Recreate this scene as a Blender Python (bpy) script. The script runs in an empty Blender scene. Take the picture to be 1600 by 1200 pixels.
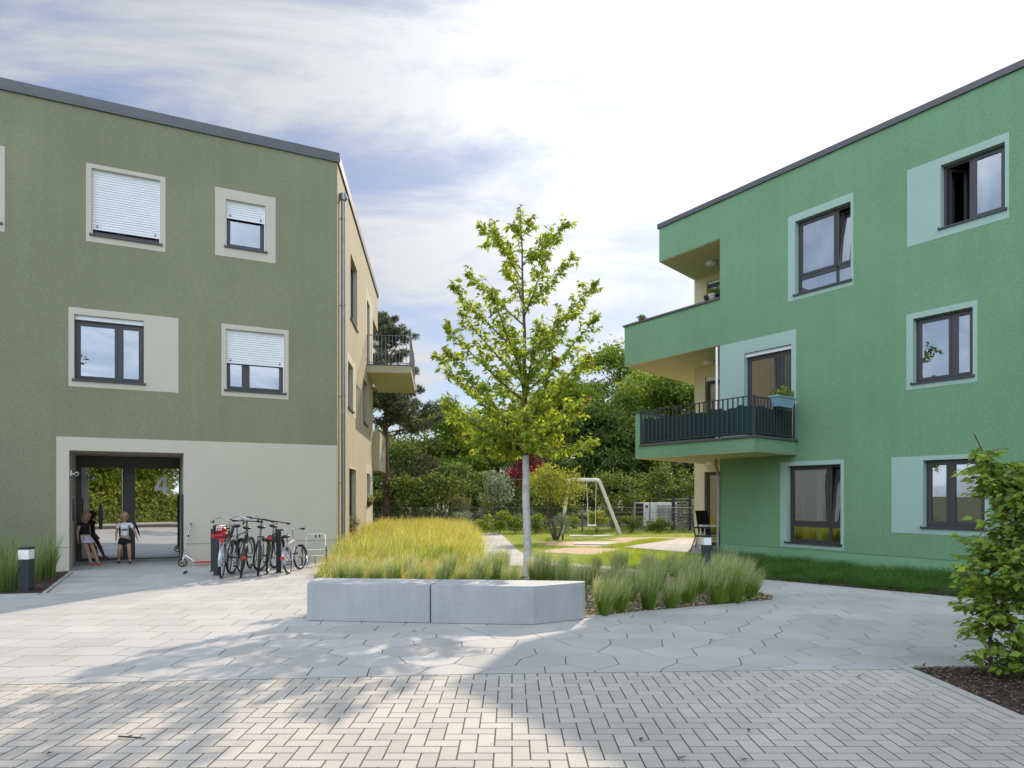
import bpy, math, random
import numpy as np
from mathutils import Vector, Matrix
random.seed(7)
rng = np.random.default_rng(7)
scene = bpy.context.scene
PI = math.pi
# ------------------------------------------------------------------ camera, world, sun, exposure
F, CH, HY = 1067.0, 1.6, 774.0          # focal length in photo pixels, eye height, horizon row
cam = bpy.data.cameras.new('camera')
cam.sensor_width = 36; cam.lens = 36*F/1600; cam.shift_y = (HY-600)/1600
cam.clip_start = 0.05; cam.clip_end = 3000
camo = bpy.data.objects.new('camera', cam); scene.collection.objects.link(camo)
camo.location = (0, 0, CH); camo.rotation_euler = (PI/2, 0, 0)
scene.camera = camo

SUN_AZ, SUN_EL = math.radians(18.6), math.radians(32.4)   # azimuth from +Y towards +X
sdir = Vector((math.cos(SUN_EL)*math.sin(SUN_AZ), math.cos(SUN_EL)*math.cos(SUN_AZ), math.sin(SUN_EL)))
sl = bpy.data.lights.new('sun', 'SUN'); sl.energy = 5.0; sl.angle = math.radians(0.55); sl.color = (1.0, 0.84, 0.66)
so = bpy.data.objects.new('sun', sl); scene.collection.objects.link(so)
so.rotation_euler = sdir.to_track_quat('Z', 'Y').to_euler(); so.location = (20, 40, 40)

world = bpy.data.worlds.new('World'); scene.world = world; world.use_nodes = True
BACK_FILL = 29.0
def build_world():
    nt = world.node_tree; N = nt.nodes; L = nt.links; N.clear()
    def nd(t, **k):
        n = N.new(t)
        for a, b in k.items(): setattr(n, a, b)
        return n
    def mth(op, a, b=None, c=None, clamp=False):
        n = nd('ShaderNodeMath', operation=op, use_clamp=clamp)
        for i, x in enumerate((a, b, c)):
            if x is None: continue
            if isinstance(x, (int, float)): n.inputs[i].default_value = x
            else: L.new(x, n.inputs[i])
        return n.outputs[0]
    out = nd('ShaderNodeOutputWorld'); bg = nd('ShaderNodeBackground'); bg.inputs[1].default_value = 0.12
    sky = nd('ShaderNodeTexSky', sky_type='NISHITA', sun_disc=False)
    sky.sun_elevation = SUN_EL; sky.sun_rotation = SUN_AZ; sky.air_density = 1.0; sky.dust_density = 0.8; sky.ozone_density = 1.6
    tc = nd('ShaderNodeTexCoord'); sep = nd('ShaderNodeSeparateXYZ'); L.new(tc.outputs['Generated'], sep.inputs[0])
    den = mth('ADD', mth('MAXIMUM', sep.outputs[2], 0.0), 0.22)
    cx = mth('DIVIDE', sep.outputs[0], den); cy = mth('DIVIDE', sep.outputs[1], den)
    comb = nd('ShaderNodeCombineXYZ'); L.new(cx, comb.inputs[0]); L.new(cy, comb.inputs[1])
    mp = nd('ShaderNodeMapping'); mp.inputs['Rotation'].default_value = (0, 0, -0.75); mp.inputs['Scale'].default_value = (1.0, 2.3, 1); mp.inputs['Location'].default_value = (7.7, 2.9, 0.4)
    L.new(comb.outputs[0], mp.inputs[0])
    n1 = nd('ShaderNodeTexNoise'); n1.inputs['Scale'].default_value = 1.5; n1.inputs['Detail'].default_value = 10; n1.inputs['Roughness'].default_value = 0.60; n1.inputs['Distortion'].default_value = 0.6
    L.new(mp.outputs[0], n1.inputs['Vector'])
    n2 = nd('ShaderNodeTexNoise'); n2.inputs['Scale'].default_value = 0.9; n2.inputs['Detail'].default_value = 3
    L.new(mp.outputs[0], n2.inputs['Vector'])
    dens = mth('ADD', mth('MULTIPLY', n1.outputs[0], 0.75), mth('MULTIPLY', n2.outputs[0], 0.45))
    mr = nd('ShaderNodeMapRange', interpolation_type='SMOOTHSTEP'); mr.inputs['From Min'].default_value = 0.48; mr.inputs['From Max'].default_value = 0.74
    L.new(dens, mr.inputs[0])
    # glow of thin cloud round the sun
    dt = nd('ShaderNodeVectorMath', operation='DOT_PRODUCT'); L.new(tc.outputs['Generated'], dt.inputs[0]); dt.inputs[1].default_value = tuple(sdir)
    d = mth('MAXIMUM', dt.outputs['Value'], 0.0)
    g1 = mth('POWER', d, 14.0); g2 = mth('POWER', d, 4.0)
    glow = mth('ADD', mth('MULTIPLY', g1, 6.0), mth('MULTIPLY', g2, .6))
    # extra sky light added overhead and opposite the sun, fills shaded walls
    zen_fill = mth('MULTIPLY', mth('MAXIMUM', mth('SUBTRACT', sep.outputs[2], 0.62), 0.0), 10.0)
    back = mth('MULTIPLY', mth('MAXIMUM', mth('SUBTRACT', 0.30, dt.outputs['Value']), 0.0), mth('MULTIPLY', mth('ADD', 0.46, mth('MULTIPLY', mth('MAXIMUM', sep.outputs[2], 0.0), 0.72)), BACK_FILL))
    cb = mth('ADD', 5.5, glow)
    cc = nd('ShaderNodeVectorMath', operation='SCALE'); cc.inputs[0].default_value = (0.97, 0.985, 1.03); L.new(cb, cc.inputs['Scale'])
    # thin veil everywhere, thicker towards the sun
    veil = mth('ADD', mth('MULTIPLY', mr.outputs[0], 0.85), mth('MULTIPLY', g2, 0.22)); veil = mth('ADD', veil, 0.14, clamp=True)
    skyb = nd('ShaderNodeVectorMath', operation='MULTIPLY'); dm = nd('ShaderNodeVectorMath', operation='SCALE'); L.new(sky.outputs[0], dm.inputs[0]); L.new(mth('SUBTRACT', 1.0, mth('MULTIPLY', mth('POWER', d, 3.0), 0.45)), dm.inputs['Scale']); L.new(dm.outputs[0], skyb.inputs[0]); skyb.inputs[1].default_value = (0.84, 0.98, 1.22)
    bk = nd('ShaderNodeVectorMath', operation='SCALE'); bk.inputs[0].default_value = (0.80, 0.93, 1.10); L.new(mth('MULTIPLY', mth('ADD', back, zen_fill), mth('ADD', 0.65, mth('MULTIPLY', mr.outputs[0], 0.7))), bk.inputs['Scale'])
    mx = nd('ShaderNodeMix', data_type='RGBA'); L.new(veil, mx.inputs['Factor']); L.new(skyb.outputs[0], mx.inputs['A']); L.new(cc.outputs[0], mx.inputs['B'])
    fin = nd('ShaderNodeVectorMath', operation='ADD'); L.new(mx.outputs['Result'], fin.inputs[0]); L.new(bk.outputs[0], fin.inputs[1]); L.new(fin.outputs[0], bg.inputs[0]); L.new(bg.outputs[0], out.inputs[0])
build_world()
scene.view_settings.view_transform = 'Standard'; scene.view_settings.look = 'None'
scene.view_settings.exposure = 0.0; scene.view_settings.gamma = 1.0; scene.view_settings.use_curve_mapping = False
scene.cycles.max_bounces = 8; scene.cycles.diffuse_bounces = 4; scene.cycles.glossy_bounces = 4; scene.cycles.transmission_bounces = 4
scene.cycles.transparent_max_bounces = 12; scene.cycles.caustics_reflective = False; scene.cycles.caustics_refractive = False
scene.cycles.sample_clamp_indirect = 6.0; scene.cycles.use_denoising = True

# ------------------------------------------------------------------ helpers: objects
def obj(name, mesh, parent=None, mat=None):
    o = bpy.data.objects.new(name, mesh); scene.collection.objects.link(o)
    if parent is not None: o.parent = parent
    if mat is not None and mesh is not None:
        if isinstance(mat, (list, tuple)):
            for m in mat: mesh.materials.append(m)
        else: mesh.materials.append(mat)
    return o
def wloc(p):
    v = Vector((0, 0, 0))
    while p is not None: v += p.location; p = p.parent
    return v
def tag(o, label=None, cat=None, group=None, kind=None):
    if label: o['label'] = label
    if cat: o['category'] = cat
    if group: o['group'] = group
    if kind: o['kind'] = kind
    return o
def thing(name, loc, label, cat, group=None):
    o = bpy.data.objects.new(name, None); scene.collection.objects.link(o)
    o.location = loc; o.empty_display_size = 0.2
    return tag(o, label, cat, group)
def kids(o): return [c for c in bpy.data.objects if c.parent == o]
def copy_tree(o, parent=None):
    c = o.copy(); scene.collection.objects.link(c)
    if parent is not None: c.parent = parent
    for ch in kids(o): copy_tree(ch, c)
    return c
def fast_mesh(name, V, Fc, smooth=False):
    V = np.asarray(V, dtype=np.float32); Fc = np.asarray(Fc, dtype=np.int32)
    me = bpy.data.meshes.new(name); me.vertices.add(len(V)); me.vertices.foreach_set('co', V.ravel())
    k = Fc.shape[1]; me.loops.add(Fc.size); me.loops.foreach_set('vertex_index', Fc.ravel())
    me.polygons.add(len(Fc)); me.polygons.foreach_set('loop_start', np.arange(0, Fc.size, k, dtype=np.int32))
    try: me.polygons.foreach_set('loop_total', np.full(len(Fc), k, dtype=np.int32))
    except Exception: pass
    if smooth: me.polygons.foreach_set('use_smooth', np.ones(len(Fc), dtype=bool))
    me.update(calc_edges=True); return me

class MB:
    def __init__(s): s.v = []; s.f = []; s.m = []; s.sm = []
    def add(s, vs, fs, mi=0, smooth=False):
        b = len(s.v); s.v += [tuple(x) for x in vs]
        for f in fs: s.f.append(tuple(b+i for i in f)); s.m.append(mi); s.sm.append(smooth)
    def quad(s, a, b, c, d, mi=0): s.add([a, b, c, d], [(0, 1, 2, 3)], mi)
    def box8(s, p, mi=0):     # p: 4 bottom, 4 top (same order)
        s.add(p, [(3, 2, 1, 0), (4, 5, 6, 7), (0, 1, 5, 4), (1, 2, 6, 5), (2, 3, 7, 6), (3, 0, 4, 7)], mi)
    def box(s, x0, x1, y0, y1, z0, z1, mi=0):
        s.box8([(x0, y0, z0), (x1, y0, z0), (x1, y1, z0), (x0, y1, z0), (x0, y0, z1), (x1, y0, z1), (x1, y1, z1), (x0, y1, z1)], mi)
    def pbox(s, P, u0, u1, v0, v1, z0, z1, mi=0):
        s.box8([P(u0, z0, v0), P(u1, z0, v0), P(u1, z0, v1), P(u0, z0, v1), P(u0, z1, v0), P(u1, z1, v0), P(u1, z1, v1), P(u0, z1, v1)], mi)
    def prism(s, poly, z0, z1, mi=0, mside=None):
        n = len(poly); vs = [(p[0], p[1], z0) for p in poly]+[(p[0], p[1], z1) for p in poly]
        s.add(vs, [tuple(range(n-1, -1, -1)), tuple(range(n, 2*n))], mi)
        s.add(vs, [(i, (i+1) % n, n+(i+1) % n, n+i) for i in range(n)], mi if mside is None else mside)
    def tube(s, pts, r, seg=8, mi=0, caps=True, smooth=True, closed=False):
        pts = [Vector(p) for p in pts]; n = len(pts)
        rs = r if isinstance(r, (list, tuple)) else [r]*n
        rings = []; up = None
        for i in range(n):
            if closed: t = pts[(i+1) % n]-pts[i-1]
            else: t = pts[min(i+1, n-1)]-pts[max(i-1, 0)]
            if t.length < 1e-9: t = Vector((0, 0, 1))
            t.normalize()
            if up is None:
                a = Vector((0, 0, 1)) if abs(t.z) < 0.9 else Vector((1, 0, 0)); up = (a-t*a.dot(t)).normalized()
            else:
                up = up-t*up.dot(t)
                up = up.normalized() if up.length > 1e-6 else t.orthogonal().normalized()
            w = t.cross(up)
            rings.append([pts[i]+(up*math.cos(2*PI*k/seg)+w*math.sin(2*PI*k/seg))*rs[i] for k in range(seg)])
        vs = [v for rg in rings for v in rg]; fs = []
        for i in range(n if closed else n-1):
            j = (i+1) % n
            for k in range(seg):
                k2 = (k+1) % seg
                fs.append((i*seg+k, i*seg+k2, j*seg+k2, j*seg+k))
        s.add(vs, fs, mi, smooth)
        if caps and not closed:
            s.add(rings[0], [tuple(range(seg-1, -1, -1))], mi); s.add(rings[-1], [tuple(range(seg))], mi)
    def lathe(s, prof, c, seg=20, mi=0, axis='z'):
        vs = []
        for (r, h) in prof:
            for k in range(seg):
                a = 2*PI*k/seg; x, y = r*math.cos(a), r*math.sin(a)
                p = {'z': (x, y, h), 'y': (x, h, y), 'x': (h, x, y)}[axis]
                vs.append((c[0]+p[0], c[1]+p[1], c[2]+p[2]))
        fs = [(i*seg+k, i*seg+(k+1) % seg, (i+1)*seg+(k+1) % seg, (i+1)*seg+k) for i in range(len(prof)-1) for k in range(seg)]
        s.add(vs, fs, mi, True)
    def ball(s, c, r, mi=0, seg=14, rings=9):
        rr = r if isinstance(r, (tuple, list)) else (r, r, r); vs = []; fs = []
        for i in range(rings+1):
            th = PI*i/rings
            for k in range(seg):
                a = 2*PI*k/seg
                vs.append((c[0]+rr[0]*math.sin(th)*math.cos(a), c[1]+rr[1]*math.sin(th)*math.sin(a), c[2]+rr[2]*math.cos(th)))
        for i in range(rings):
            for k in range(seg): fs.append((i*seg+k, (i+1)*seg+k, (i+1)*seg+(k+1) % seg, i*seg+(k+1) % seg))
        s.add(vs, fs, mi, True)
    def xform(s, M):
        s.v = [tuple(M @ Vector(v)) for v in s.v]; return s
    def build(s, name, mat=None, parent=None, local=False):
        off = Vector((0, 0, 0)) if (local or parent is None) else wloc(parent)
        me = bpy.data.meshes.new(name)
        me.from_pydata([(v[0]-off.x, v[1]-off.y, v[2]-off.z) for v in s.v], [], s.f)
        me.polygons.foreach_set('material_index', s.m); me.polygons.foreach_set('use_smooth', s.sm); me.update()
        return obj(name, me, parent, mat)

# ------------------------------------------------------------------ helpers: materials
def srgb(r, g, b):
    f = lambda c: (c/255/12.92) if c/255 <= 0.04045 else ((c/255+0.055)/1.055)**2.4
    return (f(r), f(g), f(b))
def mat(name, col, rough=0.8, metal=0.0, var=0.0, vscale=6.0, var2=0.0, v2scale=80.0, bump=0.0, bscale=80.0, bdist=0.01,
        island=0.0, translucent=0.0, tcol=None, spec=0.5, sheen=None, alt=None, altscale=1.0, altlo=0.45, althi=0.65, coord='Object', streak=0.0, speck=None):
    m = bpy.data.materials.new(name); m.use_nodes = True; nt = m.node_tree; N = nt.nodes; L = nt.links
    b = N['Principled BSDF']; b.inputs['Roughness'].default_value = rough; b.inputs['Metallic'].default_value = metal
    b.inputs['Specular IOR Level'].default_value = spec
    tc = N.new('ShaderNodeTexCoord'); cur = N.new('ShaderNodeRGB'); cur.outputs[0].default_value = (*col, 1); cur = cur.outputs[0]
    def noise(sc, det=4):
        n = N.new('ShaderNodeTexNoise'); n.inputs['Scale'].default_value = sc; n.inputs['Detail'].default_value = det; L.new(tc.outputs[coord], n.inputs['Vector']); return n.outputs[0]
    if alt is not None:
        mr = N.new('ShaderNodeMapRange'); mr.inputs['From Min'].default_value = altlo; mr.inputs['From Max'].default_value = althi; L.new(noise(altscale, 6), mr.inputs[0])
        mx = N.new('ShaderNodeMix'); mx.data_type = 'RGBA'; L.new(mr.outputs[0], mx.inputs['Factor']); L.new(cur, mx.inputs['A']); mx.inputs['B'].default_value = (*alt, 1); cur = mx.outputs['Result']
    def vary(cur, src, amt):
        mr = N.new('ShaderNodeMapRange'); mr.inputs['From Min'].default_value = 0.25; mr.inputs['From Max'].default_value = 0.75
        mr.inputs['To Min'].default_value = 1-amt; mr.inputs['To Max'].default_value = 1+amt; L.new(src, mr.inputs[0])
        v = N.new('ShaderNodeVectorMath'); v.operation = 'SCALE'; L.new(cur, v.inputs[0]); L.new(mr.outputs[0], v.inputs['Scale']); return v.outputs[0]
    if var: cur = vary(cur, noise(vscale), var)
    if streak:      # faint rain streaks
        mp = N.new('ShaderNodeMapping'); mp.inputs['Scale'].default_value = (5.0, 5.0, 0.22); L.new(tc.outputs[coord], mp.inputs[0])
        n = N.new('ShaderNodeTexNoise'); n.inputs['Scale'].default_value = 1.0; n.inputs['Detail'].default_value = 5; L.new(mp.outputs[0], n.inputs['Vector']); cur = vary(cur, n.outputs[0], streak)
    if speck:       # small dark pores
        mr = N.new('ShaderNodeMapRange'); mr.inputs['From Min'].default_value = 0.745; mr.inputs['From Max'].default_value = 0.775; mr.inputs['To Min'].default_value = 1.0; mr.inputs['To Max'].default_value = 0.6; L.new(noise(speck, 1), mr.inputs[0])
        v = N.new('ShaderNodeVectorMath'); v.operation = 'SCALE'; L.new(cur, v.inputs[0]); L.new(mr.outputs[0], v.inputs['Scale']); cur = v.outputs[0]
    if var2: cur = vary(cur, noise(v2scale, 2), var2)
    if island:
        g = N.new('ShaderNodeNewGeometry'); mr = N.new('ShaderNodeMapRange'); mr.inputs['To Min'].default_value = 0.25; mr.inputs['To Max'].default_value = 0.75; L.new(g.outputs['Random Per Island'], mr.inputs[0]); cur = vary(cur, mr.outputs[0], island)
    L.new(cur, b.inputs['Base Color'])
    if bump:
        bp = N.new('ShaderNodeBump'); bp.inputs['Strength'].default_value = bump; bp.inputs['Distance'].default_value = bdist
        L.new(noise(bscale, 5), bp.inputs['Height']); L.new(bp.outputs[0], b.inputs['Normal'])
    if translucent:
        t = N.new('ShaderNodeBsdfTranslucent'); mxs = N.new('ShaderNodeMixShader'); mxs.inputs[0].default_value = translucent
        v = N.new('ShaderNodeVectorMath'); v.operation = 'MULTIPLY'; L.new(cur, v.inputs[0]); v.inputs[1].default_value = tcol or (1.6, 1.5, 0.7); L.new(v.outputs[0], t.inputs[0])
        L.new(b.outputs[0], mxs.inputs[1]); L.new(t.outputs[0], mxs.inputs[2]); L.new(mxs.outputs[0], N['Material Output'].inputs[0])
    return m
def glass_mat(name, refl=0.45, tint=(0.55, 0.6, 0.58)):
    m = bpy.data.materials.new(name); m.use_nodes = True; nt = m.node_tree; N = nt.nodes; L = nt.links
    N.remove(N['Principled BSDF'])
    gl = N.new('ShaderNodeBsdfGlossy'); gl.inputs['Roughness'].default_value = 0.004; gl.inputs['Color'].default_value = (0.93, 0.96, 1.0, 1)
    tr = N.new('ShaderNodeBsdfTransparent'); tr.inputs[0].default_value = (*tint, 1)
    lw = N.new('ShaderNodeLayerWeight'); lw.inputs[0].default_value = 0.35
    mr = N.new('ShaderNodeMapRange'); mr.inputs['To Min'].default_value = refl; mr.inputs['To Max'].default_value = 1.0; L.new(lw.outputs['Fresnel'], mr.inputs[0])
    mx = N.new('ShaderNodeMixShader'); L.new(mr.outputs[0], mx.inputs[0]); L.new(tr.outputs[0], mx.inputs[1]); L.new(gl.outputs[0], mx.inputs[2])
    tc = N.new('ShaderNodeTexCoord'); n = N.new('ShaderNodeTexNoise'); n.inputs['Scale'].default_value = 1.1; n.inputs['Detail'].default_value = 1; L.new(tc.outputs['Object'], n.inputs['Vector'])
    bp = N.new('ShaderNodeBump'); bp.inputs['Strength'].default_value = 0.06; bp.inputs['Distance'].default_value = 0.02; L.new(n.outputs[0], bp.inputs['Height']); L.new(bp.outputs[0], gl.inputs['Normal'])
    L.new(mx.outputs[0], N['Material Output'].inputs[0]); return m
M = {}
M['olive'] = mat('olive_plaster', (0.225, 0.228, 0.138), 0.92, var=0.09, vscale=0.5, var2=0.13, v2scale=30, bump=0.7, bscale=60, bdist=0.006, streak=0.04)
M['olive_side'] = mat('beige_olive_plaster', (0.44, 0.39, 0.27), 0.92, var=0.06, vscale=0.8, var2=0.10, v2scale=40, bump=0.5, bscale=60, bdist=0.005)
M['offwhite'] = mat('off_white_plaster', (0.54, 0.50, 0.40), 0.9, var=0.03, vscale=1.5, var2=0.03, v2scale=60, bump=0.15, bscale=90, bdist=0.003)
M['green'] = mat('green_plaster', (0.162, 0.300, 0.168), 0.92, var=0.10, vscale=0.45, var2=0.13, v2scale=32, bump=0.6, bscale=60, bdist=0.006, streak=0.04)
M['green2'] = mat('light_green_plinth', (0.19, 0.37, 0.20), 0.92, var=0.05, vscale=2, var2=0.06, v2scale=60, bump=0.3, bscale=80, bdist=0.004)
M['mint'] = mat('pale_mint_plaster', (0.34, 0.47, 0.40), 0.9, var=0.03, vscale=1.5, var2=0.03, v2scale=60, bump=0.15, bscale=90, bdist=0.003)
M['beige'] = mat('cream_plaster', (0.62, 0.56, 0.37), 0.9, var=0.03, vscale=2, var2=0.04, v2scale=60, bump=0.2, bscale=90, bdist=0.003)
M['cap'] = mat('grey_metal_flashing', (0.10, 0.10, 0.105), 0.45, metal=0.3, var=0.08, vscale=3)
M['frame'] = mat('anthracite_window_frame', (0.045, 0.042, 0.045), 0.4, var=0.05)
M['rail'] = mat('dark_grey_railing', (0.06, 0.06, 0.065), 0.45, metal=0.3)
M['steel'] = mat('galvanised_steel', (0.38, 0.39, 0.40), 0.38, metal=0.8, var=0.12, vscale=8)
M['zinc'] = mat('zinc_downpipe', (0.32, 0.33, 0.34), 0.4, metal=0.7, var=0.12, vscale=5)
M['fencegrey'] = mat('grey_coated_wire', (0.13, 0.14, 0.14), .5)
M['railgrey'] = mat('grey_coated_rail', (0.17, 0.175, 0.18), .5)
M['shutter'] = mat('white_roller_shutter', (0.74, 0.75, 0.76), 0.5, var=0.03)
M['vinyl'] = mat('white_vinyl', (0.92, 0.92, 0.92), 0.6)
M['white'] = mat('white_paint', (0.86, 0.86, 0.85), 0.5)
M['screen'] = mat('dark_green_screen_cloth', (0.008, 0.045, 0.042), 0.85, var=0.2, vscale=14, bump=0.4, bscale=20, bdist=0.02)
M['glass'] = glass_mat('window_glass', 0.26)
M['doorglass'] = glass_mat('entrance_door_glass', 0.62, (0.3, 0.33, 0.33))
M['room'] = mat('room_wall', (0.35, 0.34, 0.32), 0.9)
M['curtain'] = mat('white_curtain', (0.8, 0.8, 0.8), 0.9, translucent=0.4, tcol=(1, 1, 1))
M['concrete'] = mat('light_concrete', (0.41, 0.42, 0.43), 0.75, var=0.07, vscale=3.0, var2=0.05, v2scale=25, bump=0.25, bscale=40, bdist=0.004, alt=(0.35, 0.36, 0.37), altscale=1.2, altlo=0.5, althi=0.75, streak=0.07, speck=34)
M['tile'] = mat('paving_slab', (0.43, 0.42, 0.40), 0.85, var=0.13, vscale=0.8, var2=0.08, v2scale=120, island=0.08, speck=22, bump=0.2, bscale=150, bdist=0.002)
M['block'] = mat('paving_block', (0.47, 0.435, 0.385), 0.88, var=0.13, vscale=0.8, var2=0.14, v2scale=140, island=0.085, speck=26, bump=0.4, bscale=160, bdist=0.003)
M['joint'] = mat('joint_sand', (0.11, 0.10, 0.088), 0.95, var=0.3, vscale=30)
M['kerb'] = mat('concrete_kerb', (0.42, 0.41, 0.38), 0.85, var=0.08, vscale=5, var2=0.08, v2scale=90, bump=0.3, bscale=90, bdist=0.003)
M['soil'] = mat('bark_mulch_soil', (0.06, 0.04, 0.028), 0.98, var=0.5, vscale=14, var2=0.4, v2scale=60, bump=1.0, bscale=26, bdist=0.06)
M['drysoil'] = mat('dry_planting_soil', (0.20, 0.155, 0.105), 0.98, var=0.35, vscale=10, var2=0.3, v2scale=60, bump=1.0, bscale=30, bdist=0.04)
M['sand'] = mat('play_sand', (0.50, 0.37, 0.24), 0.95, var=0.15, vscale=6, var2=0.12, v2scale=50, bump=0.5, bscale=30, bdist=0.02)
M['turf'] = mat('lawn_turf', (0.26, 0.33, 0.06), 0.95, var=0.25, vscale=3, var2=0.3, v2scale=50, bump=1.0, bscale=60, bdist=0.03, alt=(0.26, 0.22, 0.08), altscale=0.8, altlo=0.5, althi=0.75)
M['asphalt'] = mat('asphalt', (0.06, 0.06, 0.06), 0.9, var=0.1, vscale=5, var2=0.2, v2scale=120)
M['earth'] = mat('rough_ground', (0.11, 0.12, 0.05), 0.98, var=0.3, vscale=0.3)
M['black'] = mat('black_plastic', (0.012, 0.012, 0.013), 0.5)
M['rubber'] = mat('tyre_rubber', (0.018, 0.018, 0.018), 0.8)
M['anthra'] = mat('anthracite_powder_coat', (0.022, 0.026, 0.032), 0.5)
M['chrome'] = mat('chrome', (0.75, 0.75, 0.76), 0.2, metal=1.0)
M['red'] = mat('red_plastic', (0.55, 0.02, 0.025), 0.35)
M['bark'] = mat('tree_bark', (0.10, 0.075, 0.055), 0.95, var=0.3, vscale=12, bump=0.8, bscale=25, bdist=0.02)
M['pinebark'] = mat('pine_bark', (0.15, 0.095, 0.065), 0.95, var=0.35, vscale=6, bump=0.8, bscale=14, bdist=0.04)
M['limewash'] = mat('limewashed_trunk', (0.50, 0.49, 0.46), 0.9, var=0.12, vscale=10, bump=0.5, bscale=25, bdist=0.01, alt=(0.33, 0.31, 0.28), altscale=9, altlo=0.5, althi=0.75)
def leafmat(n, c, t=0.5, isl=0.4, tc=(1.9, 1.7, 0.6)): return mat(n, c, 0.6, island=isl, translucent=t, tcol=tc, spec=0.22)
M['leaf_main'] = leafmat('cherry_leaf', (0.23, 0.31, 0.06), 0.55, 0.45, (2.1, 1.85, 0.7))
M['leaf_tip'] = leafmat('young_bronze_leaf', (0.24, 0.15, 0.06), 0.4, 0.3, (1.5, 1.2, 0.8))
M['leaf_a'] = leafmat('bright_green_leaf', (0.20, 0.28, 0.05), 0.42, 0.5)
M['leaf_b'] = leafmat('mid_green_leaf', (0.17, 0.245, 0.05), 0.4, 0.5)
M['leaf_c'] = leafmat('dark_green_leaf', (0.11, 0.16, 0.045), 0.35, 0.5)
M['leaf_d'] = leafmat('olive_green_leaf', (0.20, 0.20, 0.09), 0.35, 0.5, (1.5, 1.3, 0.8))
M['leaf_y'] = leafmat('yellow_green_leaf', (0.30, 0.35, 0.075), 0.42, 0.4, (1.7, 1.5, 0.6))
M['leaf_r'] = leafmat('dark_red_leaf', (0.208, 0.035, 0.056), 0.42, 0.5, (2.4, 1.2, 1.2))
M['leaf_s'] = leafmat('silvery_leaf', (0.264, 0.324, 0.228), 0.3, 0.4, (1.3, 1.3, 0.9))
M['leaf_h'] = leafmat('hornbeam_leaf', (0.21, 0.30, 0.05), 0.38, 0.45)
M['needle'] = leafmat('pine_needle', (0.13, 0.155, 0.10), 0.25, 0.5, (1.3, 1.3, 0.8))
M['blade'] = leafmat('feather_grass_blade', (0.20, 0.31, 0.06), 0.4, 0.4, (1.7, 1.5, 0.6))
M['plume'] = leafmat('feather_grass_plume', (0.56, 0.57, 0.32), 0.45, 0.3, (1.2, 1.15, 0.8))
M['meadow'] = mat('meadow_blade', (0.52, 0.53, 0.16), 0.5, island=0.5, translucent=0.5, tcol=(1.5, 1.4, 0.6), spec=0.35, alt=(0.32, 0.44, 0.09), altscale=1.3, altlo=0.42, althi=0.62)
M['seed'] = leafmat('meadow_seed_head', (0.50, 0.43, 0.19), 0.4, 0.35, (1.2, 1.1, 0.7))
M['lawnblade'] = leafmat('lawn_blade', (0.30, 0.40, 0.065), 0.42, 0.4, (1.7, 1.5, 0.6))
M['sedge'] = leafmat('sedge_blade', (0.075, 0.165, 0.035), 0.35, 0.5)
M['reed'] = leafmat('reed_grass_blade', (0.22, 0.29, 0.11), 0.35, 0.5)

# ------------------------------------------------------------------ measured planes
def G(px, py, z=0.0):
    Y = (CH-z)*F/(py-HY); return ((px-800)/F*Y, Y)
class Plane:
    def __init__(s, O, e, n): s.O = O; s.e = e; s.n = n
    def __call__(s, u, z, v=0.0): return (s.O[0]+s.e[0]*u+s.n[0]*v, s.O[1]+s.e[1]*u+s.n[1]*v, z)
    def uz(s, px, py, v=0.0):
        a = (px-800)/F; Ox, Oy = s.O[0]+s.n[0]*v, s.O[1]+s.n[1]*v
        u = (a*Oy-Ox)/(s.e[0]-a*s.e[1]); Y = Oy+s.e[1]*u
        return u, CH+(HY-py)*Y/F
    def rect(s, x0, x1, yt0, yt1, yb0, yb1, v=0.0):
        a = s.uz(x0, yt0, v); b = s.uz(x1, yt1, v); c = s.uz(x0, yb0, v); d = s.uz(x1, yb1, v)
        return (a[0], b[0], (c[1]+d[1])/2, (a[1]+b[1])/2)     # u0,u1,z0,z1
def unit(x, y):
    l = math.hypot(x, y); return (x/l, y/l)
KY = 1067/815.0
def ky(l): return [(p[0], p[1]*KY) for p in l]
eL = unit(0.934, 0.4686); PL = Plane((-4.32, 16.89), eL, (-eL[1], eL[0]))
eS = unit(-0.1434, 1.2956); PS = Plane((-4.32, 16.89), eS, (-eS[1], eS[0]))
eR = unit(0.657, -0.987); PR = Plane((5.54, 18.20), eR, (-eR[1], eR[0]))
PO = Plane((5.54, 18.20), (0.657, -0.987), (0.754, 0.860))      # the oblique end of the building: u along the front, v along its end wall

def wall_mesh(mb, P, u0, u1, z0, z1, holes, depth=0.2, mi=0, v=0.0, skip=()):
    us = sorted({u0, u1, *[min(max(h[i], u0), u1) for h in holes for i in (0, 1)]}); zs = sorted({z0, z1, *[min(max(h[i], z0), z1) for h in holes for i in (2, 3)]})
    for a, b in zip(us[:-1], us[1:]):
        for c, d in zip(zs[:-1], zs[1:]):
            uc, zc = (a+b)/2, (c+d)/2
            if any(h[0] < uc < h[1] and h[2] < zc < h[3] for h in holes): continue
            mb.quad(P(a, c, v), P(b, c, v), P(b, d, v), P(a, d, v), mi)
    for i, h in enumerate(holes):
        if i in skip: continue
        a, b, c, d = h; D = v+depth
        mb.quad(P(a, c, v), P(a, d, v), P(a, d, D), P(a, c, D), mi); mb.quad(P(b, d, v), P(b, c, v), P(b, c, D), P(b, d, D), mi)
        mb.quad(P(a, d, v), P(b, d, v), P(b, d, D), P(a, d, D), mi); mb.quad(P(b, c, v), P(a, c, v), P(a, c, D), P(b, c, D), mi)
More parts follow.
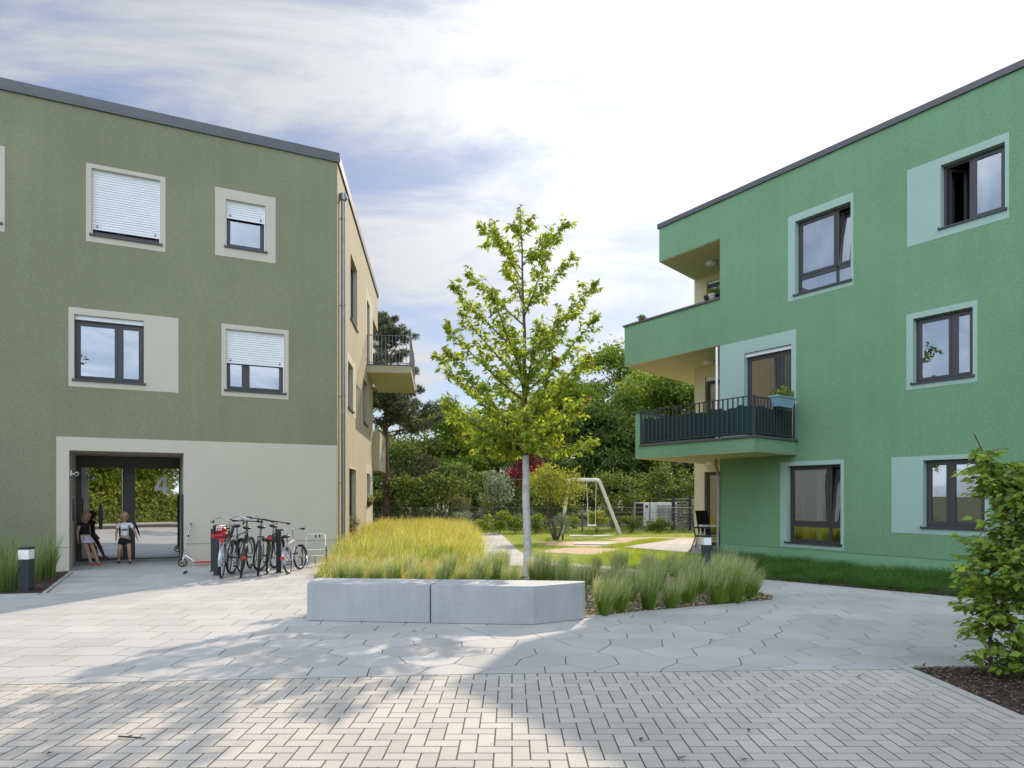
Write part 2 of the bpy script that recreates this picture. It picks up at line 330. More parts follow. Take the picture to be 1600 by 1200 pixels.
def ring(mb, P, o, i, v0=-0.005, v1=-0.0005, mi=0):
    # flat plaster panel o with opening i (4 mm proud)
    a, b, c, d = o; e, f, g, h = i
    mb.pbox(P, a, b, v0, v1, h, d, mi); mb.pbox(P, a, b, v0, v1, c, g, mi)
    mb.pbox(P, a, e, v0, v1, g, h, mi); mb.pbox(P, f, b, v0, v1, g, h, mi)

def window(P, parent, op, surround=None, smat='offwhite', splits=(), transom=None, shutter=0.0, box=0.0, curtain=None, open_sash=None, tilt=None,
           depth=0.13, fw=0.055, sill=True, label=None, shcol='shutter', door=False):
    u0, u1, z0, z1 = op; mb = MB(); D = depth
    zt = z1-box
    mb.pbox(P, u0, u0+fw, D, D+.07, z0, z1); mb.pbox(P, u1-fw, u1, D, D+.07, z0, z1)
    mb.pbox(P, u0+fw, u1-fw, D, D+.07, z0, z0+fw); mb.pbox(P, u0+fw, u1-fw, D, D+.07, zt-fw, zt if box else z1)
    edges = [u0+fw]+[u0+(u1-u0)*s for s in splits]+[u1-fw]; mw = 0.035
    for s in edges[1:-1]: mb.pbox(P, s-mw, s+mw, D+.001, D+.07, z0+fw, zt-fw)
    cells = []
    for i in range(len(edges)-1):
        a = edges[i]+(mw if i else 0); b = edges[i+1]-(mw if i < len(edges)-2 else 0); cells.append((a, b, z0+fw, zt-fw, i))
    zc = None
    if transom is not None:
        zc = z0+(zt-z0)*transom; mb.pbox(P, u0+fw, u1-fw, D+.001, D+.07, zc-.04, zc+.04)
        cells = [(a, b, zc+.04, t, i) for (a, b, c, t, i) in cells]+[(u0+fw, u1-fw, z0+fw, zc-.04, 99)]
    sw = 0.05; panes = []; sash = MB()
    for (a, b, c, t, i) in cells:
        tgt = []
        def bx(A, B, C, T, v0, v1):
            if open_sash == i:      # swings inward on its left hinge
                ang = math.radians(62); ca, sa = math.cos(ang), math.sin(ang)
                def Q(u, z, v): du = u-a; dv = v-D; return P(a+.02+du*ca-dv*sa, z, D+.05+du*sa+dv*ca)
                sash.pbox(Q, A, B, v0, v1, C, T)
            elif tilt == i:         # tilted inward at the top
                def Q(u, z, v): k = (z-c)/(t-c); return P(u, z, v+0.17*k)
                sash.pbox(Q, A, B, v0, v1, C, T)
            else: mb.pbox(P, A, B, v0, v1, C, T)
        w = sw if i != 99 else 0.02
        bx(a, a+w, c, t, D-.012, D+.05); bx(b-w, b, c, t, D-.012, D+.05); bx(a+w, b-w, c, c+w, D-.012, D+.05); bx(a+w, b-w, t-w, t, D-.012, D+.05)
        panes.append((a+w, b-w, c+w, t-w, i))
    if shutter:
        pass
    name = 'door' if door else 'window'
    fo = mb.build(name, M['frame'], parent)
    if label: fo['label'] = label
    if sash.v: sash.build('sash', M['frame'], fo)
    for (a, b, c, t, i) in panes:
        g = MB(); v = D+.012
        if open_sash == i:
            ang = math.radians(62); ca, sa = math.cos(ang), math.sin(ang); a0 = a-sw
            Q = lambda u, z: P(a0+.02+(u-a0)*ca-.02*sa, z, D+.05+(u-a0)*sa+.02*ca)
            g.quad(Q(a, c), Q(b, c), Q(b, t), Q(a, t))
        elif tilt == i: g.quad(P(a, c, v+.0), P(b, c, v), P(b, t, v+.16), P(a, t, v+.16))
        else: g.quad(P(a, c, v), P(b, c, v), P(b, t, v), P(a, t, v))
        g.build('pane', M['glass'], fo)
    if box:
        s = MB(); s.pbox(P, u0+.003, u1-.003, .06, D+.02, zt+.003, z1-.002); s.pbox(P, u0+.02, u1-.02, .045, .06, zt+.002, zt+.03)
        s.build('shutter_box', M['shutter'], fo)
    if shutter:
        s = MB(); zb = z1-(z1-z0)*shutter; n = int((z1-zb)/.052); h = (z1-zb)/n
        for k in range(n):
            c = zb+k*h; a, b = u0+.02, u1-.02
            s.quad(P(a, c+.006, .078), P(b, c+.006, .078), P(b, c+h*.4, .064), P(a, c+h*.4, .064)); s.quad(P(a, c+h*.4, .064), P(b, c+h*.4, .064), P(b, c+h*.92, .070), P(a, c+h*.92, .070))
            s.quad(P(a, c+h*.92, .070), P(b, c+h*.92, .070), P(b, c+h+.006, .078), P(a, c+h+.006, .078))
        s.pbox(P, u0+.02, u1-.02, .058, .085, zb-.045, zb+.005)
        s.pbox(P, u0+.002, u0+.022, .05, .1, z0+.01, z1-.002); s.pbox(P, u1-.022, u1-.002, .05, .1, z0+.01, z1-.002)
        s.build('roller_shutter', M['shutter'], fo)
        for uu in (u0+.10, u1-.10):
            k = MB(); k.pbox(P, uu-.012, uu+.012, .045, .06, zb+.0, zb+.04); k.build('shutter_stop', M['black'], fo)
    if sill:
        s = MB(); s.pbox(P, u0-.035, u1+.035, -.045, D-.015, z0-.028, z0+.002); s.pbox(P, u0-.038, u0-.022, -.047, .0, z0-.034, z0+.02); s.pbox(P, u1+.022, u1+.038, -.047, .0, z0-.034, z0+.02)
        s.build('sill', M['frame'], fo)
    if surround is not None:
        s = MB(); ring(s, P, surround, op)
        for (A, B, C, T) in ((u0, u0, z0, z1), (u1, u1, z0, z1)):
            sgn = 1 if A == u0 else -1
            s.quad(P(A+sgn*.003, C, 0), P(A+sgn*.003, T, 0), P(A+sgn*.003, T, D), P(A+sgn*.003, C, D))
        s.quad(P(u0, z1-.003, 0), P(u1, z1-.003, 0), P(u1, z1-.003, D), P(u0, z1-.003, D))
        s.build('surround', M[smat], fo)
    if curtain:
        for (a, b) in curtain:
            s = MB(); A = u0+(u1-u0)*a; B = u0+(u1-u0)*b; n = max(6, int((B-A)/.018)); prev = None
            for k in range(n+1):
                u = A+(B-A)*k/n; v = D+.24+.022*math.sin(k*1.35)+.01*math.sin(k*.37)
                cur = (P(u, z0+.04, v), P(u, z1-.02, v))
                if prev: s.quad(prev[0], cur[0], cur[1], prev[1])
                prev = cur
            s.build('curtain', M['curtain'], fo)
    return fo
# ------------------------------------------------------------------ left building
LH = 9.9
LB = thing('apartment_building', (-4.32, 16.89, 0), 'olive green three storey apartment block with white roller shutters and a glazed entrance numbered 4', 'building')
r = PL.rect
W0 = r(-92, 3, 250-20, 237+8, 345-12, 352)   # mostly out of frame on the left
wl = {}
W0 = r(-95, 0.5, 216, 240, 336, 347); S0 = r(-108, 7.5, 206, 230.5, 352, 357)
W1 = r(143, 250.5, 263, 281, 368, 380); S1 = r(134.5, 258.5, 254.4, 276.9, 376.6, 394)
W2 = r(353, 414.8, 310.7, 321.5, 384.4, 394); S2 = r(336, 430.5, 292, 309, 398.7, 411.3)
W3 = r(116, 224.8, 488, 504, 593.5, 599); S3 = r(107, 279, 479.6, 497, 603, 614)
W4 = r(353, 444.5, 513, 523, 609.8, 614); S4 = r(346, 450.8, 504.9, 516.5, 618.4, 624)
EN = r(108, 287, 703.2, 708.3, 893, 884)
EN = (EN[0], EN[1], 0.0, 2.55)
holes = [W0, W1, W2, W3, W4, EN]
ZP = PL.uz(300, 688.8)[1]; UP = PL.uz(88, 800)[0]
mb = MB(); wall_mesh(mb, PL, -14, 0, 0, LH-.02, holes, 0.2, skip=(5,)); mb.build('front_wall', M['olive'], LB)
mb = MB()   # off-white plaster field round the entrance
for (a, b, c, d) in ((UP, EN[0], 0, ZP), (EN[0], EN[1], EN[3], ZP), (EN[1], -.012, 0, ZP)):
    mb.pbox(PL, a, b, -.005, -.0005, c, d)
mb.build('entrance_surround', M['offwhite'], LB)
for (a, b) in ((UP+.001, EN[0]-.02), (EN[1]+.02, -.02)): mb = MB(); mb.pbox(PL, a, b, -.008, -.0052, .50, .508); mb.build('plinth_joint', M['cap'], LB)
# entrance recess, splayed
FA = Vector(PL(EN[0], 0)); FB = Vector(PL(EN[1], 0)); BA = Vector((-10.36, 16.23, 0)); BB = Vector((-8.39, 17.24, 0)); H = 2.55
up = lambda p, z: (p.x, p.y, z)
mb = MB(); mb.quad(up(FA, 0), up(BA, 0), up(BA, H), up(FA, H)); mb.quad(up(BB, 0), up(FB, 0), up(FB, H), up(BB, H)); mb.quad(up(FA, H), up(FB, H), up(BB, H), up(BA, H))
mb.build('entrance_reveal', M['offwhite'], LB)
dv = (BB-BA); DL = dv.length; ed = unit(dv.x, dv.y); PD = Plane((BA.x, BA.y), ed, (-ed[1], ed[0]))
M['bronze'] = mat('dark_bronze_door_frame', (0.055, 0.052, 0.042), 0.4, var=0.05)
dx = lambda p: PD.uz(p, 800)[0]
g0, g1, m0, m1, g3, hbx = dx(127.6), dx(189), dx(197.5), dx(211), dx(279.5), dx(191)
mb = MB(); mb.pbox(PD, 0, DL, 0, .06, 2.27, H)
mb.pbox(PD, 0, g0, 0, .06, .0, 2.269); mb.pbox(PD, g3, DL, 0, .06, .0, 2.269); mb.pbox(PD, m0, m1, 0, .06, .0, 2.269)
mb.pbox(PD, g0, g1, .004, .05, .0, .09); mb.pbox(PD, m1, g3, .004, .05, .0, .05); mb.pbox(PD, g1, m0, .004, .05, .0, 2.269)
dr = mb.build('door', M['bronze'], LB); dr['label'] = 'glazed entrance door with a white house number'
for (a, b, c) in ((g0, g1, .091), (m1, g3, .051)):
    mb = MB(); mb.quad(PD(a, c, .02), PD(b, c, .02), PD(b, 2.268, .02), PD(a, 2.268, .02)); mb.build('pane', M['doorglass'], dr)
mb = MB(); mb.tube([PD(hbx, .12, -.06), PD(hbx, 2.24, -.06)], .016, 8); 
for z in (.2, 2.1): mb.tube([PD(hbx, z, -.06), PD(hbx+.02, z, .01)], .009, 6)
mb.build('handle_bar', M['chrome'], dr)
mb = MB(); mb.pbox(PD, .0, DL, -.05, -.001, .004, .022); mb.build('threshold', M['steel'], dr)
mb = MB()
pts = [(.50+.035*math.sin(t*PI), 1.72-.0, 0) for t in ()]
n = 12; hx = dx(155); a = [(hx-.012*math.sin(PI*k/n), .78+.62*k/n) for k in range(n+1)]; b = [(hx+.05+.028*math.sin(PI*k/n), .78+.62*k/n) for k in range(n+1)]
for k in range(n): mb.box8([PD(a[k][0], a[k][1], -.04), PD(b[k][0], b[k][1], -.04), PD(b[k][0], b[k][1], -.025), PD(a[k][0], a[k][1], -.025), PD(a[k+1][0], a[k+1][1], -.04), PD(b[k+1][0], b[k+1][1], -.04), PD(b[k+1][0], b[k+1][1], -.025), PD(a[k+1][0], a[k+1][1], -.025)])
mb.tube([PD(hx+.025, .95, -.03), PD(hx+.025, .95, .02)], .012, 6); mb.tube([PD(hx+.025, 1.25, -.03), PD(hx+.025, 1.25, .02)], .012, 6)
mb.build('pull_handle', M['anthra'], dr)
def text_obj(name, body, size, P, u, z, v, matl, parent, bold=0.0):
    cu = bpy.data.curves.new(name, 'FONT'); cu.body = body; cu.size = size; cu.extrude = .003; cu.offset = bold
    o = obj(name, cu, parent); cu.materials.append(matl)
    o.location = Vector(P(u, z, v))-wloc(parent); o.rotation_euler = (PI/2, 0, math.atan2(P.e[1], P.e[0])); return o
# the numeral 4, cut as a solid glyph
mb = MB(); u0, z0, w, h = PD.uz(242, 752)[0], PD.uz(252, 771.5)[1], .0, .0
ua, ub = PD.uz(241.5, 752)[0], PD.uz(264.5, 752)[0]; za, zb = PD.uz(255, 772)[1], PD.uz(255, 744)[1]; W_ = ub-ua; H_ = zb-za
def gl(pts):
    n = len(pts); vs = [PD(ua+p[0]*W_, za+p[1]*H_, .012) for p in pts]+[PD(ua+p[0]*W_, za+p[1]*H_, .016) for p in pts]
    mb.add(vs, [tuple(range(n)), tuple(range(2*n-1, n-1, -1))]+[(i, (i+1) % n, n+(i+1) % n, n+i) for i in range(n)])
gl([(.56, 0), (.82, 0), (.82, .20), (.56, .20)]); gl([(0, .20), (1, .20), (1, .385), (0, .385)])
gl([(.56, .385), (.82, .385), (.82, 1), (.56, 1)]); gl([(0, .385), (.25, .385), (.56, .80), (.56, 1.0), (.52, 1.0)])
mb.build('house_number', M['vinyl'], dr)
# bits in the entrance
el = unit(BA.x-FA.x, BA.y-FA.y); PV = Plane((FA.x, FA.y), el, (-el[1], el[0])); nf = -1 if (PV.n[0]*1 > 0) else 1
PV2 = Plane((FA.x, FA.y), el, (el[1], -el[0]))     # v>0 points into the opening
mb = MB(); mb.pbox(PV2, .98, 1.18, .001, .02, 1.02, 1.52); mb.build('bell_panel', M['anthra'], LB)
mb = MB(); mb.pbox(PV2, .22, .30, .001, .03, 2.02, 2.14); mb.tube([PV2(.26, 2.07, .02), PV2(.26, 2.05, .10)], .018, 8); 
mb.tube([PV2(.16, 2.05, .12), PV2(.30, 2.06, .115), PV2(.46, 2.075, .11)], [.036, .045, .045], 12); cm = mb.build('security_camera', M['white'], LB)
mb = MB(); mb.tube([PV2(.155, 2.049, .12), PV2(.159, 2.05, .12)], .03, 12); mb.build('lens', M['black'], cm)
er = unit(BB.x-FB.x, BB.y-FB.y); PW = Plane((FB.x, FB.y), er, (-er[1], er[0]))
mb = MB(); mb.pbox(PW, .02, .12, .001, .05, .15, 1.62); mb.build('intercom_column', M['anthra'], LB)
mb = MB(); mb.lathe([(0, H-.03), (.05, H-.03), (.055, H-.001)], (-8.5, 15.6, 0), 14); mb.build('motion_sensor', M['steel'], LB)
# windows of the front
window(PL, LB, W0, S0, splits=(.42,), shutter=.8)
window(PL, LB, W1, S1, splits=(.42,), shutter=.875, label='top floor window with its white shutter almost fully down')
window(PL, LB, W2, S2, shutter=.34, label='small top floor window with a broad off-white surround')
window(PL, LB, W3, S3, splits=(.63,), box=.10, label='first floor window with the shutter rolled up and a plaster panel on its right')
w4 = window(PL, LB, W4, S4, splits=(.34,), shutter=.52, label='first floor window with the shutter half down')
# the side wall
r = PS.rect
T1 = r(547.5, 558, 400, 418, 500, 515); T3 = r(543.5, 551.5, 565, 573, 638, 643); Q3 = r(541.5, 556, 550, 567, 646, 652)
T4 = r(567.7, 574, 592, 600, 661, 665); T5 = r(545.4, 556, 731, 735, 842, 834); T6 = r(573, 578, 739, 741, 790, 789); Q6 = r(571, 582.4, 724, 728.5, 841, 836)
T2 = r(573.2, 577.5, 470, 476, 566, 570); Q2 = r(571, 582.4, 450, 472, 568, 573); Q5 = (T5[0]-.08, T5[1]+.08, T5[2]-.03, T5[3]+.08)
Q1 = (T1[0]-.06, T1[1]+.06, T1[2]-.08, T1[3]+.06)
mb = MB(); wall_mesh(mb, PS, 0, 9.5, 0, LH-.02, [T1, T2, T3, T4, T5, T6], .2); 
mb.pbox(PS, 9.5, 11.67, 0, 3.0, 8.43, LH-.02)
EU = Vector(PS(9.5, 0)); IN = Vector(PS(9.5, 0, 3.0)); E2 = Vector(PS(17, 0, 3.0)); FL = Vector(PL(-14, 0)); FLb = Vector(PL(-14, 0, 12)); 
for (a, b) in ((EU, IN), (IN, E2), (E2, FLb), (FLb, FL)): mb.quad(up(a, 0), up(b, 0), up(b, LH-.02), up(a, LH-.02))
mb.build('side_wall', M['olive_side'], LB)
mb = MB(); mb.prism([PL(-13.9, 0, .25)[:2], PL(-.28, 0, .25)[:2], PS(9.4, 0, .25)[:2], PS(9.4, 0, 2.9)[:2], PS(16.9, 0, 3.1)[:2], (FLb.x+.2, FLb.y-.2)], LH-.3, LH-.06); mb.build('roof', M['cap'], LB)
for z in (3.0, 6.1):
    mb = MB(); a = PL(-13.9, 0, .25); b = PL(-.3, 0, .25); c = PS(9.4, 0, .25); d = (c[0]-6, c[1]+1.5); mb.prism([(a[0], a[1]), (b[0], b[1]), (c[0], c[1]), d, (FLb.x+.3, FLb.y-.3)], z-.1, z+.1); mb.build('floor_slab', M['room'], LB)
mb = MB(); mb.pbox(PL, -13.8, -1.2, 3.4, 3.5, 3.11, 9.5); mb.pbox(PL, -13.8, -1.2, 4.6, 4.7, 0, 2.89); mb.build('room_wall', M['room'], LB)
mb = MB()
mb.pbox(PL, -14, .045, -.045, .3, LH-.02, LH+.16); mb.pbox(PS, .2, 11.72, -.045, .3, LH-.02, LH+.159)
mb.pbox(PL, -14, .043, -.043, -.012, LH-.07, LH-.021); mb.pbox(PS, .0, 11.71, -.043, -.012, LH-.069, LH-.021)
mb.build('roof_edge', M['cap'], LB)
window(PS, LB, T1, Q1, sill=True, fw=.05); window(PS, LB, T3, Q3, fw=.05); window(PS, LB, T4, fw=.05)
window(PS, LB, T5, Q5, fw=.05, splits=(.5,)); window(PS, LB, T6, Q6, fw=.05); window(PS, LB, T2, Q2, fw=.05, sill=False, door=True)
# side balconies
bal = MB(); bal.pbox(PS, 7.14, 11.86, -1.55, -.001, 5.93, 6.18); bo = bal.build('balcony', M['olive_side'], LB)
mb = MB(); mb.pbox(PS, 7.12, 11.88, -1.57, -.002, 6.181, 6.215); mb.build('edge_trim', M['cap'], bo)
mb = MB(); mb.pbox(PS, 7.16, 11.84, -1.53, -.01, 5.915, 5.929); mb.build('soffit', M['beige'], bo)
mb = MB()
def rail_line(mb, P, A, B, z0, z1, step, rb=.006, flat=.022, vertical=True):
    a = Vector(P(A[0], 0, A[1])); b = Vector(P(B[0], 0, B[1])); L_ = (b-a).length; n = max(1, int(L_/step)); d = (b-a).normalized(); nn = Vector((-d.y, d.x, 0))
    def bar(p, q, za, zb, hw):
        mb.box8([tuple(p-nn*hw+Vector((0, 0, za))), tuple(q-nn*hw+Vector((0, 0, za))), tuple(q+nn*hw+Vector((0, 0, za))), tuple(p+nn*hw+Vector((0, 0, za))),
                 tuple(p-nn*hw+Vector((0, 0, zb))), tuple(q-nn*hw+Vector((0, 0, zb))), tuple(q+nn*hw+Vector((0, 0, zb))), tuple(p+nn*hw+Vector((0, 0, zb)))])
    bar(a, b, z1-.02, z1, flat); bar(a, b, z0+.05, z0+.07, flat*.8)
    for k in range(1, n):
        p = a+d*(L_*k/n); bar(p-d*rb, p+d*rb, z0+.071, z1-.021, flat*.7)
    for p in (a, b): bar(p-d*.02, p+d*.02, z0, z1-.003, .018)
rail_line(mb, PS, (7.19, -.03), (7.19, -1.51), 6.215, 7.26, .115, .007); rail_line(mb, PS, (7.23, -1.51), (11.81, -1.51), 6.215, 7.26, .115, .007)
mb.build('railing', M['railgrey'], bo)
mb = MB(); mb.pbox(PS, 9.51, 12.5, -.26, 2.0, 2.56, 4.08); b2 = mb.build('balcony', M['olive_side'], LB)
mb = MB(); mb.pbox(PS, 9.49, 12.52, -.28, -.2, 4.081, 4.13); mb.build('edge_trim', M['cap'], b2)
# downpipe at the corner
mb = MB(); c0 = PS(.43, 0, -.085)
mb.tube([(c0[0], c0[1], .1), (c0[0], c0[1], 9.05)], .055, 14); mb.tube([PS(.43, 9.08, -.085), PS(.43, 9.25, -.085)], .085, 14)
mb.tube([PS(.43, 9.15, -.2), PS(.43, 9.15, -.02)], .05, 10)
for z in (1.9, 4.1, 6.4, 8.6): mb.tube([(c0[0], c0[1], z), (c0[0], c0[1], z+.035)], .062, 14); mb.tube([PS(.43, z+.015, -.08), PS(.43, z+.015, .0)], .012, 6)
mb.build('downpipe', M['zinc'], LB)

# ------------------------------------------------------------------ right building
RH = 9.42
RB = thing('apartment_building', (5.54, 18.2, 0), 'bright green three storey apartment block with corner loggias and a dark railed balcony', 'building')
r = PR.rect
def q(x, y): return (x/1.7143+1180, y/1.7143+200)
def rq(x0, x1, a, b, c, d): return PR.rect(x0/1.7143+1180, x1/1.7143+1180, a/1.7143+200, b/1.7143+200, c/1.7143+200, d/1.7143+200)
R1 = rq(107, 256, 250, 197, 445, 410); X1 = rq(88, 263, 238, 173, 465, 422)
R2 = rq(497, 669, 95, 42, 268, 218); X2 = rq(407, 680, 112, 12, 318, 242)
R3 = rq(423, 583, 512, 478, 685, 662); X3 = rq(405, 595, 500, 460, 702, 680)
R4 = rq(85, 229, 904, 902, 1108, 1118); X4 = rq(67, 238, 895, 888, 1118, 1135)
R5 = rq(450, 615, 889, 885, 1066, 1078); X5 = rq(365, 628, 880, 873, 1082, 1097)
R6 = PR.rect(1163, 1236.5, 552, 538, 690, 690); R6 = (R6[0], R6[1], 2.98, R6[3]); X6 = PR.rect(1125.5, 1244, 541, 513.5, 690, 690); X6 = (.004, X6[1], 2.94, X6[3])
mb = MB(); wall_mesh(mb, PR, 0, 14, .32, RH, [R1, R2, R3, R4, R5, R6], .2)
mb.pbox(PO, -1.86, 0, 0, 6, 8.45, RH); 
mb.pbox(PO, -3.1, 0, 0, .2, 5.62, 6.83); mb.pbox(PO, -3.1, -2.9, .2, 4.6, 5.62, 6.83); mb.pbox(PO, -2.9, 0, .2, 4.6, 5.62, 5.88)
mb.build('front_wall', M['green'], RB)
mb = MB(); mb.pbox(PR, 0.02, 14, .012, .2, 0, .318); mb.build('plinth', M['green2'], RB)
LG = []
D1 = PR.rect(1100.6, 1124, 738.5, 736, 868, 868, 1.88*1.104); D1 = (D1[0], -.05, .05, D1[3]); D2 = PR.rect(1101.5, 1124, 589, 585, 640, 640, 1.88*1.104); D2 = (D2[0], -.05, 2.98, D2[3]); D3 = PR.rect(1104, 1125, 441.5, 434, 500, 500, 1.88*1.104); D3 = (D3[0], -.05, 5.95, D3[3])
mb = MB(); wall_mesh(mb, PR, -1.81*1.1857-.56, 0, 0, 8.45, [D1, D2, D3], .2, v=1.88*1.104)
for (z0, z1) in ((0, 2.565), (2.93, 5.61), (5.89, 8.449)): mb.quad(PR(0.0, z0, 0.2), PR(0, z1, .2), PR(0, z1, 2.07), PR(0, z0, 2.07))
mb.quad(PR(-.0, 0, .0), PR(-.0, 8.45, .0), PR(-.0, 8.45, .2), PR(-.0, 0, .2))
for (a, b) in ((PO(-1.81, 0, 1.88), PO(-1.81, 0, 8)), (PO(-1.81, 0, 8), PR(14, 0, 9)), (PR(14, 0, 9), PR(14, 0, 0))): mb.quad((a[0], a[1], 0), (b[0], b[1], 0), (b[0], b[1], RH), (a[0], a[1], RH))
mb.build('loggia_wall', M['beige'], RB)
mb = MB(); mb.prism([PO(-1.8, 0, .25)[:2], PR(13.9, 0, .25)[:2], PR(13.9, 0, 8.9)[:2], PO(-1.8, 0, 7.9)[:2]], RH-.3, RH-.05); mb.build('roof', M['cap'], RB)
for z in (2.75, 5.75): mb = MB(); mb.pbox(PR, .05, 13.9, .25, 8.5, z-.1, z+.1); mb.build('floor_slab', M['room'], RB)
mb = MB(); mb.pbox(PR, .1, 13.9, 3.6, 3.7, .1, 9.1); mb.pbox(PR, 3.5, 3.58, .25, 3.6, .1, 9.1); mb.pbox(PR, -.0, .06, 2.15, 3.6, .1, 9.1); mb.pbox(PR, 5.0, 5.08, .25, 3.6, .1, 9.1); mb.build('room_wall', M['room'], RB)
mb = MB(); mb.pbox(PO, -1.9, 12, -.045, .3, RH, RH+.13); mb.pbox(PO, -1.9, -1.6, .3, 6, RH, RH+.129); mb.build('roof_edge', M['cap'], RB)
# soffits and parapet trim
mb = MB(); mb.pbox(PO, -1.85, 0, .02, 1.875, 8.436, 8.449); mb.build('loggia_ceiling', M['beige'], RB)
mb = MB(); mb.pbox(PO, -3.09, -.0, .01, 4.59, 5.606, 5.619); mb.build('loggia_ceiling', M['beige'], RB)
mb = MB(); mb.pbox(PO, -3.14, 0, -.04, .24, 6.831, 6.885); mb.pbox(PO, -3.14, -2.86, .24, 4.6, 6.831, 6.884); mb.build('parapet_cap', M['cap'], RB)
for (z, x, y) in ((8.435, 5.83, 20.0), (5.605, 5.86, 20.3), (2.565, 5.72, 19.5)):
    mb = MB(); mb.lathe([(0, z-.10), (.13, z-.10), (.165, z-.075), (.17, z-.02), (.15, z)], (x, y, 0), 24); mb.build('ceiling_lamp', M['white'], RB)
# first floor balcony
XY = lambda u, z, v=0.0: (u, v, z)
def po(u, v): return PO(u, 0, v)[:2]
NB = (5.34, 15.03); WB = (6.79, 16.30); LBc = po(-1.45, -1.74)
def inset(a, b, d): # point pair shifted inward (left of a->b)
    e_ = unit(b[0]-a[0], b[1]-a[1]); return (a[0]-e_[1]*d, a[1]+e_[0]*d), (b[0]-e_[1]*d, b[1]+e_[0]*d)
foot = [LBc, NB, WB, po(0.002, -.0005), po(0.0, 1.87), po(-1.45, 1.87)]
mb = MB(); mb.prism(foot, 2.58, 2.88)
mb.pbox(PO, -1.45, -1.31, -1.74, 1.87, 2.881, 3.77)
bo = mb.build('balcony', M['green'], RB)
mb = MB(); mb.prism([po(-1.44, -1.73), (NB[0], NB[1]+.015), (WB[0]-.02, WB[1]), po(0.003, -.002), po(-.003, 1.86), po(-1.44, 1.86)], 2.566, 2.579); mb.build('soffit', M['beige'], bo)
mb = MB()
def strip(mb, a, b, o, i, z0, z1):
    (p, q_) = inset(a, b, -o); (r_, s_) = inset(a, b, i); mb.prism([p, q_, s_, r_], z0, z1)
dN = unit(WB[0]-NB[0], WB[1]-NB[1]); dL = unit(NB[0]-LBc[0], NB[1]-LBc[1])
strip(mb, po(-1.309, -1.74), (NB[0]+dL[0]*.04, NB[1]+dL[1]*.04), .04, .14, 2.882, 2.935); strip(mb, (NB[0]+.0, NB[1]+.0), WB, .04, .14, 2.8815, 2.934); mb.prism([po(-1.30, -1.6), (NB[0]-.02, NB[1]+.2), (WB[0]-.2, WB[1]), po(.01, -.01)], 2.8805, 2.9)
mb.pbox(PO, -1.48, -1.29, -1.77, 1.87, 3.771, 3.815); mb.build('edge_trim', M['cap'], bo)
A_, B_ = inset(po(-1.29, -1.74), NB, .03); C_, D_ = inset(NB, WB, .03); CN = (NB[0]-.005, NB[1]+.045)
mb = MB(); rail_line(mb, XY, A_, CN, 2.935, 3.82, .135, .012, .02); rail_line(mb, XY, (CN[0]+dN[0]*.05, CN[1]+dN[1]*.05), (D_[0]-dN[0]*.05, D_[1]-dN[1]*.05), 2.935, 3.80, .135, .012, .02); mb.build('railing', M['rail'], bo)
mb = MB(); prev = None; A2, _ = inset(po(-1.27, -1.74), NB, .08); C2 = (NB[0]-.01, NB[1]+.10); _, D2_ = inset(NB, WB, .08)
path = [(A2[0]+(C2[0]-A2[0])*k/70, A2[1]+(C2[1]-A2[1])*k/70) for k in range(71)]+[(C2[0]+(D2_[0]-C2[0])*k/40, C2[1]+(D2_[1]-C2[1])*k/40) for k in range(1, 40)]
for k, (u, v) in enumerate(path):
    top = 3.60+.028*math.sin(k*.42)+.018*math.sin(k*1.1+1); w = .008*math.sin(k*.9)
    cur = ((u+w, v-w*.3, 2.96), (u, v, top))
    if prev: mb.quad(prev[0], cur[0], cur[1], prev[1])
    prev = cur
mb.build('privacy_screen', M['screen'], bo)
# windows
window(PR, RB, R1, X1, 'mint', splits=(.72,), transom=.235, tilt=1, curtain=((.04, .96),), label='top floor window with white curtains and one tilted sash')
window(PR, RB, R2, X2, 'mint', splits=(.45,), open_sash=0, curtain=((.52, .62),), label='top floor window with its left sash open')
window(PR, RB, R3, X3, 'mint', splits=(.64,), curtain=((.8, .95),))
window(PR, RB, R4, X4, 'mint', splits=(.76,), transom=.235, tilt=1, curtain=((.40, .50),), label='ground floor window with a low transom')
window(PR, RB, R5, X5, 'mint', splits=(.42,), label='ground floor window with a pale mint panel on its left')
window(PR, RB, R6, X6, 'mint', splits=(.72,), box=.10, door=True, sill=False, label='balcony door with a pale mint plaster field around it')
PB = lambda u, z, v=0.0: PR(u, z, v+1.88*1.104)
window(PB, RB, D1, door=True, sill=False, curtain=((.45, .98),), depth=.1); window(PB, RB, D2, door=True, sill=False, box=.14, depth=.1); window(PB, RB, D3, door=True, sill=False, box=.08, depth=.1)
# downpipes
mb = MB(); mb.tube([PR(-.13, 2.56, -.0), PR(-.13, 2.40, -.02), PR(-.02, 2.22, -.06), PR(-.02, 2.05, -.06), PR(-.02, .05, -.06)], .035, 12)
for z in (.35, 1.2, 2.0): mb.tube([PR(-.02, z, -.06), PR(-.02, z+.03, -.06)], .042, 12)
mb.build('downpipe', M['zinc'], RB)
mb = MB(); mb.tube([PR(-.07, 2.95, -.04), PR(-.07, 5.56, -.04)], .03, 12); mb.build('downpipe', M['white'], RB)
